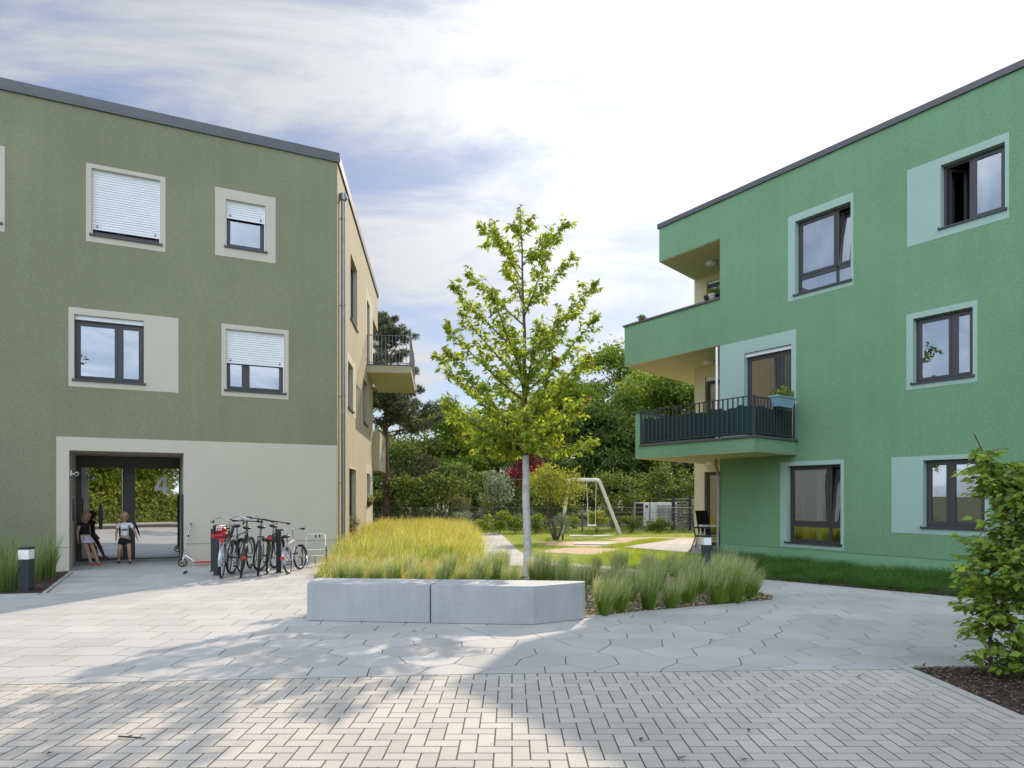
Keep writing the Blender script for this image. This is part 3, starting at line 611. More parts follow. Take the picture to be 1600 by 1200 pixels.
# ------------------------------------------------------------------ ground
def sheet(name, poly, z, m, kind='structure', label=None):
    mb = MB(); mb.add([(p[0], p[1], z) for p in poly], [tuple(range(len(poly)))]); o = mb.build(name, m); return tag(o, label, kind=kind)
def area(poly): return sum(poly[i][0]*poly[(i+1) % len(poly)][1]-poly[(i+1) % len(poly)][0]*poly[i][1] for i in range(len(poly)))/2
def inside(p, poly):
    x, y = p; c = False; n = len(poly)
    for i in range(n):
        x1, y1 = poly[i]; x2, y2 = poly[i-1]
        if (y1 > y) != (y2 > y) and x < (x2-x1)*(y-y1)/(y2-y1)+x1: c = not c
    return c
sheet('ground', [(-900, -900), (900, -900), (900, 900), (-900, 900)], -0.06, M['earth'])
sheet('paving_bed', [(-22, .3), (16, .3), (16, 32), (-22, 32)], -0.007, M['joint'])
bedC = [(-2.72, 9.361), (.93, 8.942), (3.95, 10.382), (4.15, 10.866), (3.3, 13.354), (2.0, 14.925), (.95, 15.710), (.1, 15.710), (-.46, 15.383), (-1.05, 20.947), (-1.65, 27.100), (-1.7, 28.672), (-5.9, 28.672), PS(9.5, 0)[:2], PS(1.2, 0)[:2], (-3.95, 13.681)]
bedL = [(-14, 10.474), (-8.2, 10.945), G(75, 926.5), (-9.27, 14.375), PL(-14, 0)[:2]]
bedR = [(4.35, 14.074), (4.75, 12.830), (6.96, 10.605), (10.8, 6.546), PR(11, 0)[:2], PR(-.3, 0)[:2]]
bedH = [(3.69, 4.962), (9, 4.962), (9, 6.323), (3.69, 6.323)]
lawn = [(1.02, 15.907), (2.2, 15.187), (3.4, 13.616), (4.35, 12.699), (4.7, 12.896), (4.35, 14.074), PR(-.3, 0)[:2], (5.3, 18.002), (3.35, 20.489), (6.0, 24.351), (12, 31.421), (12, 34.039), (-6, 34.039), (-6, 29.195), (-1.6, 28.802), (-.55, 28.672), (-.38, 27.100), (.22, 19.376), (.75, 16.496)]
walk = [(1.0, 15.776), (2.05, 14.990), (3.35, 13.419), (4.3, 11.783), (4.35, 12.699), (3.4, 13.616), (2.2, 15.187), (1.02, 15.907)]
terr = [(5.42, 17.871), (3.32, 20.554), (6.0, 24.482), (9, 20.947)]
sheet('planting_bed', bedC, .004, M['drysoil']); sheet('planting_bed', bedL, .004, M['soil']); sheet('planting_bed', bedR, .006, M['soil']); sheet('planting_bed', bedH, .004, M['soil'])
sheet('lawn', lawn, .004, M['turf'])
sheet('road', [(-40, -3.6), (30, -3.6), (30, .3), (-40, .3)], -.01, M['asphalt']); sheet('verge', [(-40, -14), (30, -14), (30, -3.75), (-40, -3.75)], .05, M['turf'])
mb = MB(); mb.box(-40, 30, -3.75, -3.6, -.06, .11); tag(mb.build('kerb', M['kerb']), kind='structure')
mb = MB(); mb.box(-40, 30, .3, .42, -.06, .004); tag(mb.build('kerb', M['kerb']), kind='structure')
beds = [bedC, bedL, bedR, bedH, lawn]
BL = 6.14
def bline(x): return BL+(.086*x if x < 0 else .043*x)
def clip(poly, f):       # keep f>=0
    out = []
    for i in range(len(poly)):
        a, b = poly[i-1], poly[i]; fa, fb = f(a), f(b)
        if (fa >= 0) != (fb >= 0):
            t = fa/(fa-fb); out.append((a[0]+(b[0]-a[0])*t, a[1]+(b[1]-a[1])*t))
        if fb >= 0: out.append(b)
    return out
def slab(mb, poly, gap, z=0.0, bev=.004):
    if len(poly) < 3 or abs(area(poly)) < .0008: return
    if area(poly) < 0: poly = poly[::-1]
    q = [poly[0]]
    for p in poly[1:]:
        if math.hypot(p[0]-q[-1][0], p[1]-q[-1][1]) > .004: q.append(p)
    if math.hypot(q[0][0]-q[-1][0], q[0][1]-q[-1][1]) < .004: q.pop()
    poly = q; n = len(poly)
    if n < 3: return
    def off(d):
        out = []
        for i in range(n):
            a, b, c = poly[i-1], poly[i], poly[(i+1) % n]; e1 = unit(b[0]-a[0], b[1]-a[1]); e2 = unit(c[0]-b[0], c[1]-b[1])
            n1 = (-e1[1], e1[0]); n2 = (-e2[1], e2[0]); k = 1+n1[0]*n2[0]+n1[1]*n2[1]
            k = max(k, .5); out.append((b[0]+(n1[0]+n2[0])*d/k, b[1]+(n1[1]+n2[1])*d/k))
        return out
    rings = [[(p[0], p[1], zz) for p in off(dd)] for dd, zz in ((gap/2+bev, z), (gap/2, z-bev), (gap/2, z-.03))]
    vs = [v for rg in rings for v in rg]; b = len(mb.v); mb.v += vs
    mb.f.append(tuple(b+i for i in range(n))); mb.m.append(0); mb.sm.append(False)
    for j in range(2):      # arris and sides carry the dirt of the joint
        for i in range(n): mb.f.append((b+j*n+i, b+(j+1)*n+i, b+(j+1)*n+(i+1) % n, b+j*n+(i+1) % n)); mb.m.append(j); mb.sm.append(False)
def h2(j, k, s):
    v = math.sin(j*127.1+k*311.7+s*74.7)*43758.5453; return (v-math.floor(v))*2-1
def vert(j, k):
    x = -17+k*.27; y = 5.2+j*.40; c = math.exp(-((x-.9)/3.6)**2); c2 = math.exp(-((x+8)/3)**2)
    a = .03+.075*c
    return (x+h2(j, k, 1)*a*.8, y+h2(j, k, 2)*a*.9+(.10*c*(-1 if (j+k) % 2 else 1))+.02*x*0)
mb = MB()
for j in range(0, 34):
    for k in range(j % 2, 100, 2):
        poly = [vert(j, k), vert(j, k+1), vert(j, k+2), vert(j+1, k+2), vert(j+1, k+1), vert(j+1, k)]
        cx = sum(p[0] for p in poly)/6; cy = sum(p[1] for p in poly)/6
        if cy > 18.3 or cx > 9.3: continue
        if any(inside((cx, cy), b) and all(inside(p, b) for p in poly) for b in beds): continue
        m_ = .086 if cx < 0 else .043
        if min(p[1] for p in poly) < bline(cx)+.4: poly = clip(poly, lambda p: p[1]-(BL+m_*p[0]))
        slab(mb, poly, .009, bev=.002)
tag(mb.build('slab_paving', [M['tile'], M['joint']]), kind='structure')
mb = MB(); w = .1125
# herringbone: 200 x 100 blocks laid square to the border
for i in range(-94, 94):
    for j in range(-4, 60):
        x, y = i*w, .42+j*w
        s = (i-j) % 4
        if s == 0: rct = (x, y, x+2*w, y+w)
        elif s == 2: rct = (x+w, y, x+2*w, y+2*w)
        else: continue
        if s == 2: rct = (x, y-w, x+w, y+w)
        poly = [(rct[0], rct[1]), (rct[2], rct[1]), (rct[2], rct[3]), (rct[0], rct[3])]
        cx = (rct[0]+rct[2])/2; m_ = .086 if cx < 0 else .043
        if rct[1] < .41: poly = clip(poly, lambda p: p[1]-.43)
        poly = clip(poly, lambda p: (BL+m_*p[0])-.004-p[1])
        if len(poly) < 3: continue
        cy = (rct[1]+rct[3])/2
        if cx > 3.62 and cy > 4.87 and cx < 9: 
            if all(p[0] > 3.62 and p[1] > 4.87 for p in poly): continue
        slab(mb, poly, .009, z=-.001, bev=.002)
tag(mb.build('block_paving', [M['block'], M['joint']]), kind='structure')
# garden path, small linking walk, terrace
def paved(name, poly, z, step, ang=0.0, m='tile', sh=.5):
    mb = MB(); xs = [p[0] for p in poly]; ys = [p[1] for p in poly]; ca, sa = math.cos(ang), math.sin(ang)
    tr = lambda a, b: (a*ca-b*sa+xs[0], a*sa+b*ca+ys[0])
    pp = poly if area(poly) > 0 else poly[::-1]
    for i in range(-40, 40):
        for j in range(-60, 60):
            o = (j % 2)*step*sh; q4 = [tr(i*step+o, j*step*.66), tr((i+1)*step+o, j*step*.66), tr((i+1)*step+o, (j+1)*step*.66), tr(i*step+o, (j+1)*step*.66)]
            if not (min(p[0] for p in q4) < max(xs) and max(p[0] for p in q4) > min(xs) and min(p[1] for p in q4) < max(ys) and max(p[1] for p in q4) > min(ys)): continue
            for k in range(len(pp)):
                a, b = pp[k], pp[(k+1) % len(pp)]
                q4 = clip(q4, lambda p: (b[0]-a[0])*(p[1]-a[1])-(b[1]-a[1])*(p[0]-a[0]))
                if len(q4) < 3: break
            if len(q4) >= 3: slab(mb, q4, .006, z=z)
    return tag(mb.build(name, [M[m], M['joint']]), kind='structure')
sheet('path_bed', [(-.46, 15.383), (-1.05, 20.947), (-1.65, 27.100), (-1.7, 28.802), (-.5, 28.802), (-.38, 27.100), (.22, 19.376), (.95, 15.710)], -.003, M['joint'])
paved('garden_path', [(-.46, 15.38), (.95, 15.71), (.22, 19.4), (-.92, 19.4)], .006, .4, .0)
paved('garden_path', [(-.92, 19.4), (.22, 19.4), (-.47, 28.8), (-1.75, 28.8)], .006, .4, .0)
paved('garden_path', [(.95, 15.710), (2.0, 14.925), (2.2, 15.383), (1.0, 16.234)], .008, .4, -.5)
paved('garden_path', [(2.0, 14.925), (3.3, 13.354), (3.55, 13.812), (2.2, 15.383)], .008, .4, -.7)
paved('terrace', terr, .05, .5, math.atan2(-.987, .657)); sheet('terrace_bed', terr, .03, M['joint'])
mb = MB(); a, b, c = terr[0], terr[1], terr[2]
for (p, q_) in ((a, b), (b, c)):
    d = unit(q_[0]-p[0], q_[1]-p[1]); n = (-d[1]*-1*0-d[1], d[0]); mb.box8([(p[0], p[1], 0), (q_[0], q_[1], 0), (q_[0]+d[1]*.05, q_[1]-d[0]*.05, 0), (p[0]+d[1]*.05, p[1]-d[0]*.05, 0), (p[0], p[1], .051), (q_[0], q_[1], .051), (q_[0]+d[1]*.05, q_[1]-d[0]*.05, .051), (p[0]+d[1]*.05, p[1]-d[0]*.05, .051)])
tag(mb.build('terrace_edge', M['kerb']), kind='structure')
# play sand and worn ground
def blobpoly(cx, cy, rx, ry, s, n=40): return [(cx+math.cos(t)*rx*(1+.12*math.sin(3*t+s)+.06*math.sin(7*t+2*s)), cy+math.sin(t)*ry*(1+.12*math.sin(2*t+s)+.05*math.sin(9*t))) for t in [2*PI*k/n for k in range(n)]]
sheet('play_sand', blobpoly(3.6, 22.5, 2.9, 1.5, 1), .010, M['sand']); sheet('play_sand', blobpoly(5.6, 24.7, 2.2, 1.3, 2), .012, M['sand']); sheet('play_sand', blobpoly(2.2, 19.5, 1.3, 1.15, 4), .011, M['sand'])
mb = MB(); mb.prism([(2.0, 21.995), (3.3, 21.733), (3.45, 22.584), (2.1, 22.780)], .0, .04); tag(mb.build('stepping_pad', M['concrete']), kind='structure')
mb = MB(); mb.prism([(2.2, 26.446), (3.9, 26.315), (4.0, 26.970), (2.3, 27.100)], .0, .03); tag(mb.build('stepping_pad', M['concrete']), kind='structure')
# kerbs round the beds
def kerb(pts, w, z0, z1):
    mb = MB()
    for (p, q_) in zip(pts[:-1], pts[1:]):
        L_ = math.hypot(q_[0]-p[0], q_[1]-p[1]); n = max(1, round(L_/1.0)); d = unit(q_[0]-p[0], q_[1]-p[1]); nn = (-d[1]*w/2, d[0]*w/2)
        for k in range(n):
            a = (p[0]+d[0]*(L_*k/n+.003), p[1]+d[1]*(L_*k/n+.003)); b = (p[0]+d[0]*(L_*(k+1)/n-.003), p[1]+d[1]*(L_*(k+1)/n-.003))
            mb.prism([(a[0]-nn[0], a[1]-nn[1]), (b[0]-nn[0], b[1]-nn[1]), (b[0]+nn[0], b[1]+nn[1]), (a[0]+nn[0], a[1]+nn[1])], z0, z1)
    return tag(mb.build('kerb', M['kerb']), kind='structure')
kerb([(3.64, 6.415), (3.64, 4.870)], .09, -.05, .012); kerb([(3.69, 4.896), (9, 4.896)], .09, -.05, .012); kerb([(3.69, 6.376), (9, 6.481)], .08, -.05, .012)
kerb([(-9.2, 14.270), (G(75, 926.5)[0], 11.10)], .06, -.05, .02); kerb([(-14, 10.447), (-8.2, 10.906), (G(75, 926.5)[0]-.02, 11.03)], .06, -.05, .018)
kerb([(.95, 8.929), (3.97, 10.369)], .03, -.05, .015); kerb([(3.97, 10.369), (4.17, 10.866), (3.35, 13.354)], .03, -.05, .015); kerb([(4.72, 12.804), (6.94, 10.578), (10.8, 6.520)], .05, -.05, .02)

# ------------------------------------------------------------------ concrete bench, two blocks
bt = thing('bench', (-1.0, 8.9, 0), 'long low pale concrete bench of two blocks in front of the feather grass', 'bench')
for poly in ([(-2.62, 8.719), (-1.03, 8.543), (-.95, 9.151), (-2.66, 9.322)], [(-1.015, 8.541), (.264, 8.431), (.926, 8.824), (.96, 8.968), (-.935, 9.151)]):
    mb = MB(); mb.prism(poly, .006, .475); o = mb.build('concrete_block', M['concrete'], bt)
    bv = o.modifiers.new('b', 'BEVEL'); bv.width = .012; bv.segments = 2

# ------------------------------------------------------------------ foliage generators
def rand_unit(n, g=rng):
    v = g.normal(size=(n, 3)); return v/np.linalg.norm(v, axis=1)[:, None]
def norm(v): return v/np.maximum(np.linalg.norm(v, axis=1), 1e-9)[:, None]
def leaf_arrays(pos, axis, nrm, Ls, Ws, fold=.15):
    axis = norm(axis); side = norm(np.cross(axis, nrm)); up_ = np.cross(side, axis)
    a = pos; b = pos+axis*(Ls*.42)[:, None]+side*(Ws*.5)[:, None]+up_*(Ws*fold)[:, None]
    c = pos+axis*Ls[:, None]-up_*(Ls*.06)[:, None]; d = pos+axis*(Ls*.42)[:, None]-side*(Ws*.5)[:, None]+up_*(Ws*fold)[:, None]
    V = np.stack([a, b, c, d], 1).reshape(-1, 3); i = np.arange(len(pos))*4
    Fc = np.concatenate([np.stack([i, i+1, i+2], 1), np.stack([i, i+2, i+3], 1)])
    return V, Fc
def leaves_obj(name, pos, axis, nrm, Ls, Ws, m, parent, fold=.15):
    V, Fc = leaf_arrays(np.asarray(pos), np.asarray(axis), np.asarray(nrm), np.asarray(Ls), np.asarray(Ws), fold)
    return obj(name, fast_mesh(name, V, Fc), parent, m)
def blades_mesh(name, base, lean, h, w, curve, seed=0, nseg=3):
    # base (n,3), lean (n,2) horizontal reach at tip, h, w
    g = np.random.default_rng(seed); n = len(base); ang = g.uniform(0, PI, n); sd = np.stack([np.cos(ang), np.sin(ang), np.zeros(n)], 1)*w[:, None]/2
    rows = []
    for k in range(nseg+1):
        t = k/nseg; c = base.copy(); c[:, :2] += lean*(t**curve); c[:, 2] += h*(t-.12*t**3*np.minimum(np.linalg.norm(lean, axis=1)/h, 2)); ww = 1-t**1.6*.88
        rows += [c-sd*ww, c+sd*ww]
    V = np.stack(rows, 1).reshape(-1, 3); m = 2*(nseg+1); i = np.arange(n)*m
    Fc = np.concatenate([np.stack([i+2*k, i+2*k+1, i+2*k+3, i+2*k+2], 1) for k in range(nseg)])
    return fast_mesh(name, V, Fc)
def crown(g, blobs, n_cl, per, spread, L, W, droop=.2, shell=.55):
    """leaf clumps in the outer shells of many ellipsoids"""
    B = np.array(blobs, float); wgt = (B[:, 3]*B[:, 4]+B[:, 4]*B[:, 5]+B[:, 3]*B[:, 5]); wgt /= wgt.sum()
    idx = g.choice(len(B), n_cl, p=wgt); d = rand_unit(n_cl, g); d[:, 2] = np.where(d[:, 2] < -.35, -d[:, 2]*.6, d[:, 2]); rr = shell+(1.08-shell)*g.random(n_cl)**.7
    C = B[idx, :3]+d*B[idx, 3:6]*rr[:, None]
    C = np.repeat(C, per, 0); D = np.repeat(d, per, 0)
    pos = C+g.normal(size=C.shape)*spread*np.array([1, 1, .6]); ax = rand_unit(len(C), g)*.8+D*.6; ax[:, 2] -= droop
    nr = rand_unit(len(C), g)*.7+np.array([0, 0, 1.0]); s = g.uniform(.65, 1.2, len(C))
    return pos, ax, nr, L*s, W*s
def limb_curve(a, b, sag, n=6, g=random):
    a = Vector(a); b = Vector(b); L_ = (b-a).length; j = Vector((g.uniform(-1, 1), g.uniform(-1, 1), 0))*L_*.06
    return [a.lerp(b, t)+Vector((0, 0, sag*L_*math.sin(PI*t)))+j*math.sin(PI*t*1.5) for t in [k/n for k in range(n+1)]]
def make_tree(name, label, loc, H, R, trunk_r, blobs_spec, leafm, n_cl=1400, per=14, spread=.22, L=.17, W=.10, seed=1, cat='tree', group=None, crown_z=.35, barkm='bark', nblob=16, shell=.55, low=.15, far=1.0):
    loc = (loc[0]*far, loc[1]*far); H = CH+(H-CH)*far; R *= far; spread *= far; L *= far; W *= far; trunk_r *= far
    g = np.random.default_rng(seed); rr = random.Random(seed)
    t = thing(name, (loc[0], loc[1], 0), label, cat, group)
    blobs = []
    for k in range(nblob):
        z = H*(crown_z+(1-crown_z)*rr.random()**.9*.86); f = (z/H-crown_z)/(1-crown_z); env = R*(math.sin(PI*min(1, (.18+f*.80)))**.6)
        a = rr.uniform(0, 2*PI); d = env*rr.random()**.5*.72; s = R*rr.uniform(.26, .46)
        blobs.append((math.cos(a)*d, math.sin(a)*d, z, s, s, s*rr.uniform(.55, .8)))
    blobs.append((0, 0, H-R*.22, R*.28, R*.28, R*.26))
    mb = MB(); top = Vector((rr.uniform(-.2, .2), rr.uniform(-.2, .2), H*.86)); tk = limb_curve((0, 0, -.05), top, 0, 8, rr)
    mb.tube(tk, [trunk_r*(1.15-.95*k/8) for k in range(9)], 9)
    for b in blobs[:-1]:
        z0 = max(H*low, b[2]-math.hypot(b[0], b[1])*.75-H*.08); f = z0/(H*.86); p = tk[min(8, int(f*8))].lerp(tk[min(8, int(f*8)+1)], f*8-int(f*8)); r0 = trunk_r*(1.0-.8*f)*.45
        mb.tube(limb_curve(p, b[:3], -.06, 6, rr), [r0*(1-.8*k/6) for k in range(7)], 6, caps=False)
    mb.build('trunk', M[barkm], t, local=True)
    pos, ax, nr, Ls, Ws = crown(g, blobs, n_cl, per, spread, L, W, shell=shell)
    leaves_obj('crown', pos, ax, nr, Ls, Ws, M[leafm], t)
    return t
# ------------------------------------------------------------------ the young tree behind the bench
def young_tree():
    t = thing('cherry_tree', (.30, 13.55, 0), 'slender young tree with a whitewashed trunk rising from the grass bed behind the bench', 'tree')
    rr = random.Random(11); g = np.random.default_rng(11)
    mb = MB(); mb.tube([(0, 0, -.02), (.004, 0, .05), (.012, .0, .5), (-.004, .0, 1.0), (-.028, .0, 1.6), (-.022, .01, 2.0), (-.035, .01, 2.39)], [.115, .092, .080, .074, .071, .068, .066], 14); mb.build('painted_trunk', M['limewash'], t, local=True)
    tk = [Vector(p) for p in ((-.035, .01, 2.385), (-.03, 0, 3.1), (-.06, .01, 3.9), (-.05, .0, 4.8), (-.09, .02, 5.7), (-.10, .0, 6.5), (-.14, 0, 7.32))]
    tr = [.058, .052, .043, .033, .023, .014, .005]
    def trunk_at(z):
        for k in range(6):
            if tk[k+1].z >= z: f = (z-tk[k].z)/(tk[k+1].z-tk[k].z); return tk[k].lerp(tk[k+1], f), tr[k]+(tr[k+1]-tr[k])*f
        return tk[-1], tr[-1]
    br = MB(); br.tube(tk, tr, 10)
    X = lambda px: (px-823)/F*13.55; Z = lambda py: CH+(HY-py)/F*13.55
    tips = [(748, 345, .2), (772, 372, -.4), (885, 345, .1), (858, 352, .5), (892, 405, -.2), (730, 425, .1), (706, 450, -.2), (716, 475, .5), (932, 440, .0), (905, 475, .6), (930, 500, -.3), (694, 505, .2),
            (681, 556, -.1), (705, 560, -.7), (925, 548, .4), (912, 575, -.6), (690, 620, .3), (700, 640, -.6), (918, 620, .2), (900, 640, -.7), (728, 680, .1), (745, 690, -.5), (930, 690, -.1), (890, 700, .4), (770, 700, .5),
            (790, 400, .8), (850, 420, -.9), (770, 480, -1.1), (870, 500, 1.1), (780, 560, 1.4), (860, 580, -1.4), (760, 620, -1.4), (880, 640, 1.3), (820, 660, -1.3), (812, 600, 1.5), (835, 530, -1.2), (800, 540, -1.0), (800, 345, .15), (826, 350, -.2), (845, 700, -1.0), (800, 690, 1.2)]
    pos = []; ax = []; nr = []; Ls = []; tip_l = []
    def leafy(p, d, n, s=1.0, young=False):
        for _ in range(n):
            a = Vector((rr.gauss(0, 1), rr.gauss(0, 1), rr.gauss(0, .6))).normalized()*.8+d*.5+Vector((0, 0, -.55))
            pos.append(tuple(p+Vector((rr.gauss(0, .02), rr.gauss(0, .02), rr.gauss(0, .02))))); ax.append(tuple(a)); nr.append((rr.gauss(0, .8), rr.gauss(-.35, .8), .9)); Ls.append(rr.uniform(.085, .145)*s)
            tip_l.append(young)
    for (px, py, dy) in tips:
        tip = Vector((X(px), dy, Z(py))); d = math.hypot(tip.x, tip.y); z0 = max(2.5, min(6.9, tip.z-d*rr.uniform(.75, 1.05)-.12)); p0, r0 = trunk_at(z0)
        n = 9; mid = p0.lerp(tip, .5)+Vector((rr.uniform(-.06, .06), rr.uniform(-.06, .06), -.10*d+.05)); pts = []
        for k in range(n+1):
            s = k/n; pts.append(p0*(1-s)**2+mid*2*s*(1-s)+tip*s**2)
        rb = min(r0*.6, .012+.009*d); br.tube(pts, [rb*(1-.82*k/n) for k in range(n+1)], 6, caps=False)
        total = sum((pts[k+1]-pts[k]).length for k in range(n)); dirb = (pts[-1]-pts[-2]).normalized()
        ns = max(4, int(total/.092))
        for q_ in range(ns):
            s = .10+.90*(q_+.5)/ns; i = min(n-1, int(s*n)); p = pts[i].lerp(pts[i+1], s*n-i); dd = (pts[i+1]-pts[i]).normalized()
            side = Vector((rr.gauss(0, 1), rr.gauss(0, 1), rr.gauss(0, .5))).normalized(); side = (side-dd*side.dot(dd)).normalized()
            tl = rr.uniform(.12, .42)*(1-.5*abs(s-.5)) if s < .93 else .05
            te = p+(side*.8+dd*.6+Vector((0, 0, .15))).normalized()*tl; br.tube([p, te], [.0045, .002], 4, caps=False)
            for k in range(max(2, int(tl/.075))): leafy(p.lerp(te, (k+.6)/max(2, int(tl/.075))), dd, 5)
            leafy(te, (te-p).normalized(), 4)
            leafy(p, dd, 1)
        for k in range(5): leafy(tip-dirb*.05*k, dirb, 5, .95, rr.random() < .45 and k < 2)
    for k in range(14): leafy(tk[-1]-Vector((0, 0, .07*k)), Vector((0, 0, 1)), 6, 1, k == 0)
    br.build('branches', M['bark'], t, local=True)
    pos = np.array(pos); ax = np.array(ax); nr = np.array(nr); Ls = np.array(Ls); yo = np.array(tip_l)
    leaves_obj('crown', pos[~yo], ax[~yo], nr[~yo], Ls[~yo], Ls[~yo]*.50, M['leaf_main'], t)
    leaves_obj('young_leaves', pos[yo], ax[yo], nr[yo], Ls[yo], Ls[yo]*.42, M['leaf_tip'], t)
    return len(pos)
young_tree()

# ------------------------------------------------------------------ feather grass tussocks (one of each of four, then copies)
def tussock(seed, h, sp, wind):
    g = np.random.default_rng(seed); t = thing('feather_grass', (0, 0, 0), 'x', 'grass tussock')
    n = 560; a = g.uniform(0, 2*PI, n); rb = g.random(n)**.5*.06; base = np.stack([np.cos(a)*rb, np.sin(a)*rb, np.zeros(n)], 1)
    a2 = a+g.normal(size=n)*.35; reach = g.random(n)**.6*sp; lean = np.stack([np.cos(a2)*reach+wind*.3, np.sin(a2)*reach], 1)
    hh = g.uniform(.40, .82, n)*h; hh[:70] *= .5; lean[:70] *= 1.5
    me = blades_mesh('blades', base, lean, hh, g.uniform(.004, .0065, n), .85, seed, 4); obj('blades', me, t, M['blade'])
    n = 620; i = g.integers(70, len(hh), n); f = g.uniform(.45, .95, n); top = base[i].copy(); top[:, :2] += lean[i]*(f**.85)[:, None]; top[:, 2] += hh[i]*f*.95
    lean2 = lean[i]*.12+g.normal(size=(n, 2))*.018; lean2[:, 0] += wind*g.uniform(.3, 1.6, n)
    me = blades_mesh('plumes', top, lean2, g.uniform(.12, .34, n)*h, g.uniform(.0022, .0042, n), 1.9, seed+50, 4); obj('plumes', me, t, M['plume'])
    return t
protos = [tussock(21, .66, .17, .05), tussock(22, .60, .19, .08), tussock(23, .69, .15, .03), tussock(24, .56, .18, .11)]
# (photo x of the foot, photo y of the foot, scale)
tus = [(942, 962, 1.0), (966, 957, .96), (1012, 952, 1.02), (1046, 950, 1.06), (1072, 944, .92), (1120, 944, 1.10), (1148, 943, 1.02), (1170, 936, .95), (985, 940, .9), (1090, 930, 1.0),
       (905, 934, .92), (950, 928, .95), (1030, 924, .95), (1062, 918, .9), (1135, 920, 1.0), (1160, 912, .9), (880, 922, .92), (860, 912, .85), (845, 918, .92), (920, 915, .95), (965, 908, .88), (1015, 905, .85), (1050, 902, .85),
       (795, 925, 1.05), (770, 918, 1.08), (748, 925, 1.05), (782, 908, .95), (720, 922, .85), (690, 925, .8), (650, 924, .86), (615, 922, .9), (585, 920, .9), (555, 922, .95), (530, 918, .9), (880, 900, .8), (930, 895, .75), (970, 893, .7), (1010, 893, .7), (640, 910, .85), (600, 908, .85), (700, 908, .85), (1085, 900, .8), (1120, 902, .82), (560, 905, .85), (740, 905, .9), (832, 905, .8)]
tl = {0: 'feather grass tussock hard against the right end of the concrete bench', 5: 'tall feather grass tussock at the kerb, below the bollard beside the green building', 7: 'last feather grass tussock at the right tip of the bed',
      8: None}
names_row = ['front row at the kerb', 'second row', 'back row']
used = set(); rt = random.Random(3); nfront = 0
for i, (px, py, s) in enumerate(tus):
    k = i % 4; o = protos[k] if k not in used else copy_tree(protos[k]); used.add(k)
    x, y = G(px, py); s *= rt.uniform(.82, 1.12); lit = px < 900
    o.location = (x, y, 0); o.rotation_euler = (0, 0, rt.uniform(-.5, .5)); o.scale = (s*1.02, s*1.02, s*1.14)
    o['group'] = 'feather grass tussocks in the central bed'
    ordn = ['first', 'second', 'third', 'fourth', 'fifth', 'sixth', 'seventh', 'eighth', 'ninth', 'tenth', 'eleventh', 'twelfth', 'thirteenth', 'fourteenth', 'fifteenth', 'sixteenth', 'seventeenth', 'eighteenth', 'nineteenth', 'twentieth', 'twenty-first', 'twenty-second']
    o['_px'] = float(px); o['_row'] = 0 if i < 8 else ((1 if py >= 925 else 2 if py >= 908 else 3) if px >= 825 else (4 if py >= 915 else 5))
allt = [o for o in scene.objects if o.get('_px') is not None]
for row in range(6):
    rs = sorted([o for o in allt if o['_row'] == row], key=lambda o: o['_px'])
    for j, o in enumerate(rs):
        if row == 0: l = ['feather grass tussock touching the right end of the bench', 'second feather grass tussock along the kerb from the bench', 'third feather grass tussock along the kerb from the bench', 'fourth feather grass tussock along the kerb from the bench', 'small leaning feather grass tussock midway along the kerb', 'tall pale-topped feather grass tussock along the kerb below the bollard', 'second last feather grass tussock along the kerb', 'last feather grass tussock at the right tip of the bed'][j]
        elif row < 4: l = 'feather grass tussock in the %s behind the kerb, %s from the left' % (['second row', 'third row', 'rearmost row'][row-1], ordn[j])
        else: l = 'sunlit feather grass tussock %s, %s from the left' % (['just behind the bench top', 'behind those at the bench, before the meadow grass'][row-4], ordn[j])
        o['label'] = l
for o in allt: del o['_px']; del o['_row']
# the meadow grass left of the path
def sample_in(poly, n, g):
    xs = [p[0] for p in poly]; ys = [p[1] for p in poly]; P = []
    pts = np.stack([g.uniform(min(xs), max(xs), n*3), g.uniform(min(ys), max(ys), n*3)], 1); m = np.zeros(len(pts), bool)
    x, y = pts[:, 0], pts[:, 1]
    for i in range(len(poly)):
        x1, y1 = poly[i]; x2, y2 = poly[i-1]
        if y1 == y2: continue
        m ^= ((y1 > y) != (y2 > y)) & (x < (x2-x1)*(y-y1)/(y2-y1)+x1)
    return pts[m][:n]
mead = [(-3.85, 13.812), (-2.7, 11.259), (-1.5, 11.652), (-.75, 13.878), (-.7, 15.710), (-1.2, 20.947), (-1.8, 26.708), (-2.2, 28.279), (-5.7, 28.279), (PS(9.1, 0)[0]+.12, PS(9.1, 0)[1]), (PS(1.2, 0)[0]+.15, PS(1.2, 0)[1])]
g = np.random.default_rng(5)
cl = sample_in(mead, 800, g); n = 90000; ci = g.integers(0, len(cl), n); B = cl[ci]+g.normal(size=(n, 2))*.11; base = np.column_stack([B, np.zeros(n)])
hs = (.42+.34*g.random(len(cl))**1.3)[ci]*g.uniform(.6, 1.12, n); edge = np.clip((B[:, 1]-12.2)/2.9, .35, 1); hs *= edge
lean = g.normal(size=(n, 2))*.13+np.array([.06, -.03])
me = blades_mesh('meadow_grass', base, lean, hs, np.full(n, .0085), 1.8, 4)
mg = obj('meadow_grass', me, None, M['meadow']); tag(mg, 'tall yellow green meadow grass filling the bed beside the olive building', kind='stuff')
n2 = 16000; ii = g.integers(0, n, n2); top = base[ii].copy(); top[:, :2] += lean[ii]*.8; top[:, 2] += hs[ii]*.86
me = blades_mesh('seed_heads', top, lean[ii]*.5+g.normal(size=(n2, 2))*.02, g.uniform(.08, .2, n2), np.full(n2, .013), 1.4, 9, 2)
tag(obj('seed_heads', me, None, M['seed']), 'straw coloured seed heads above the meadow grass', kind='stuff')
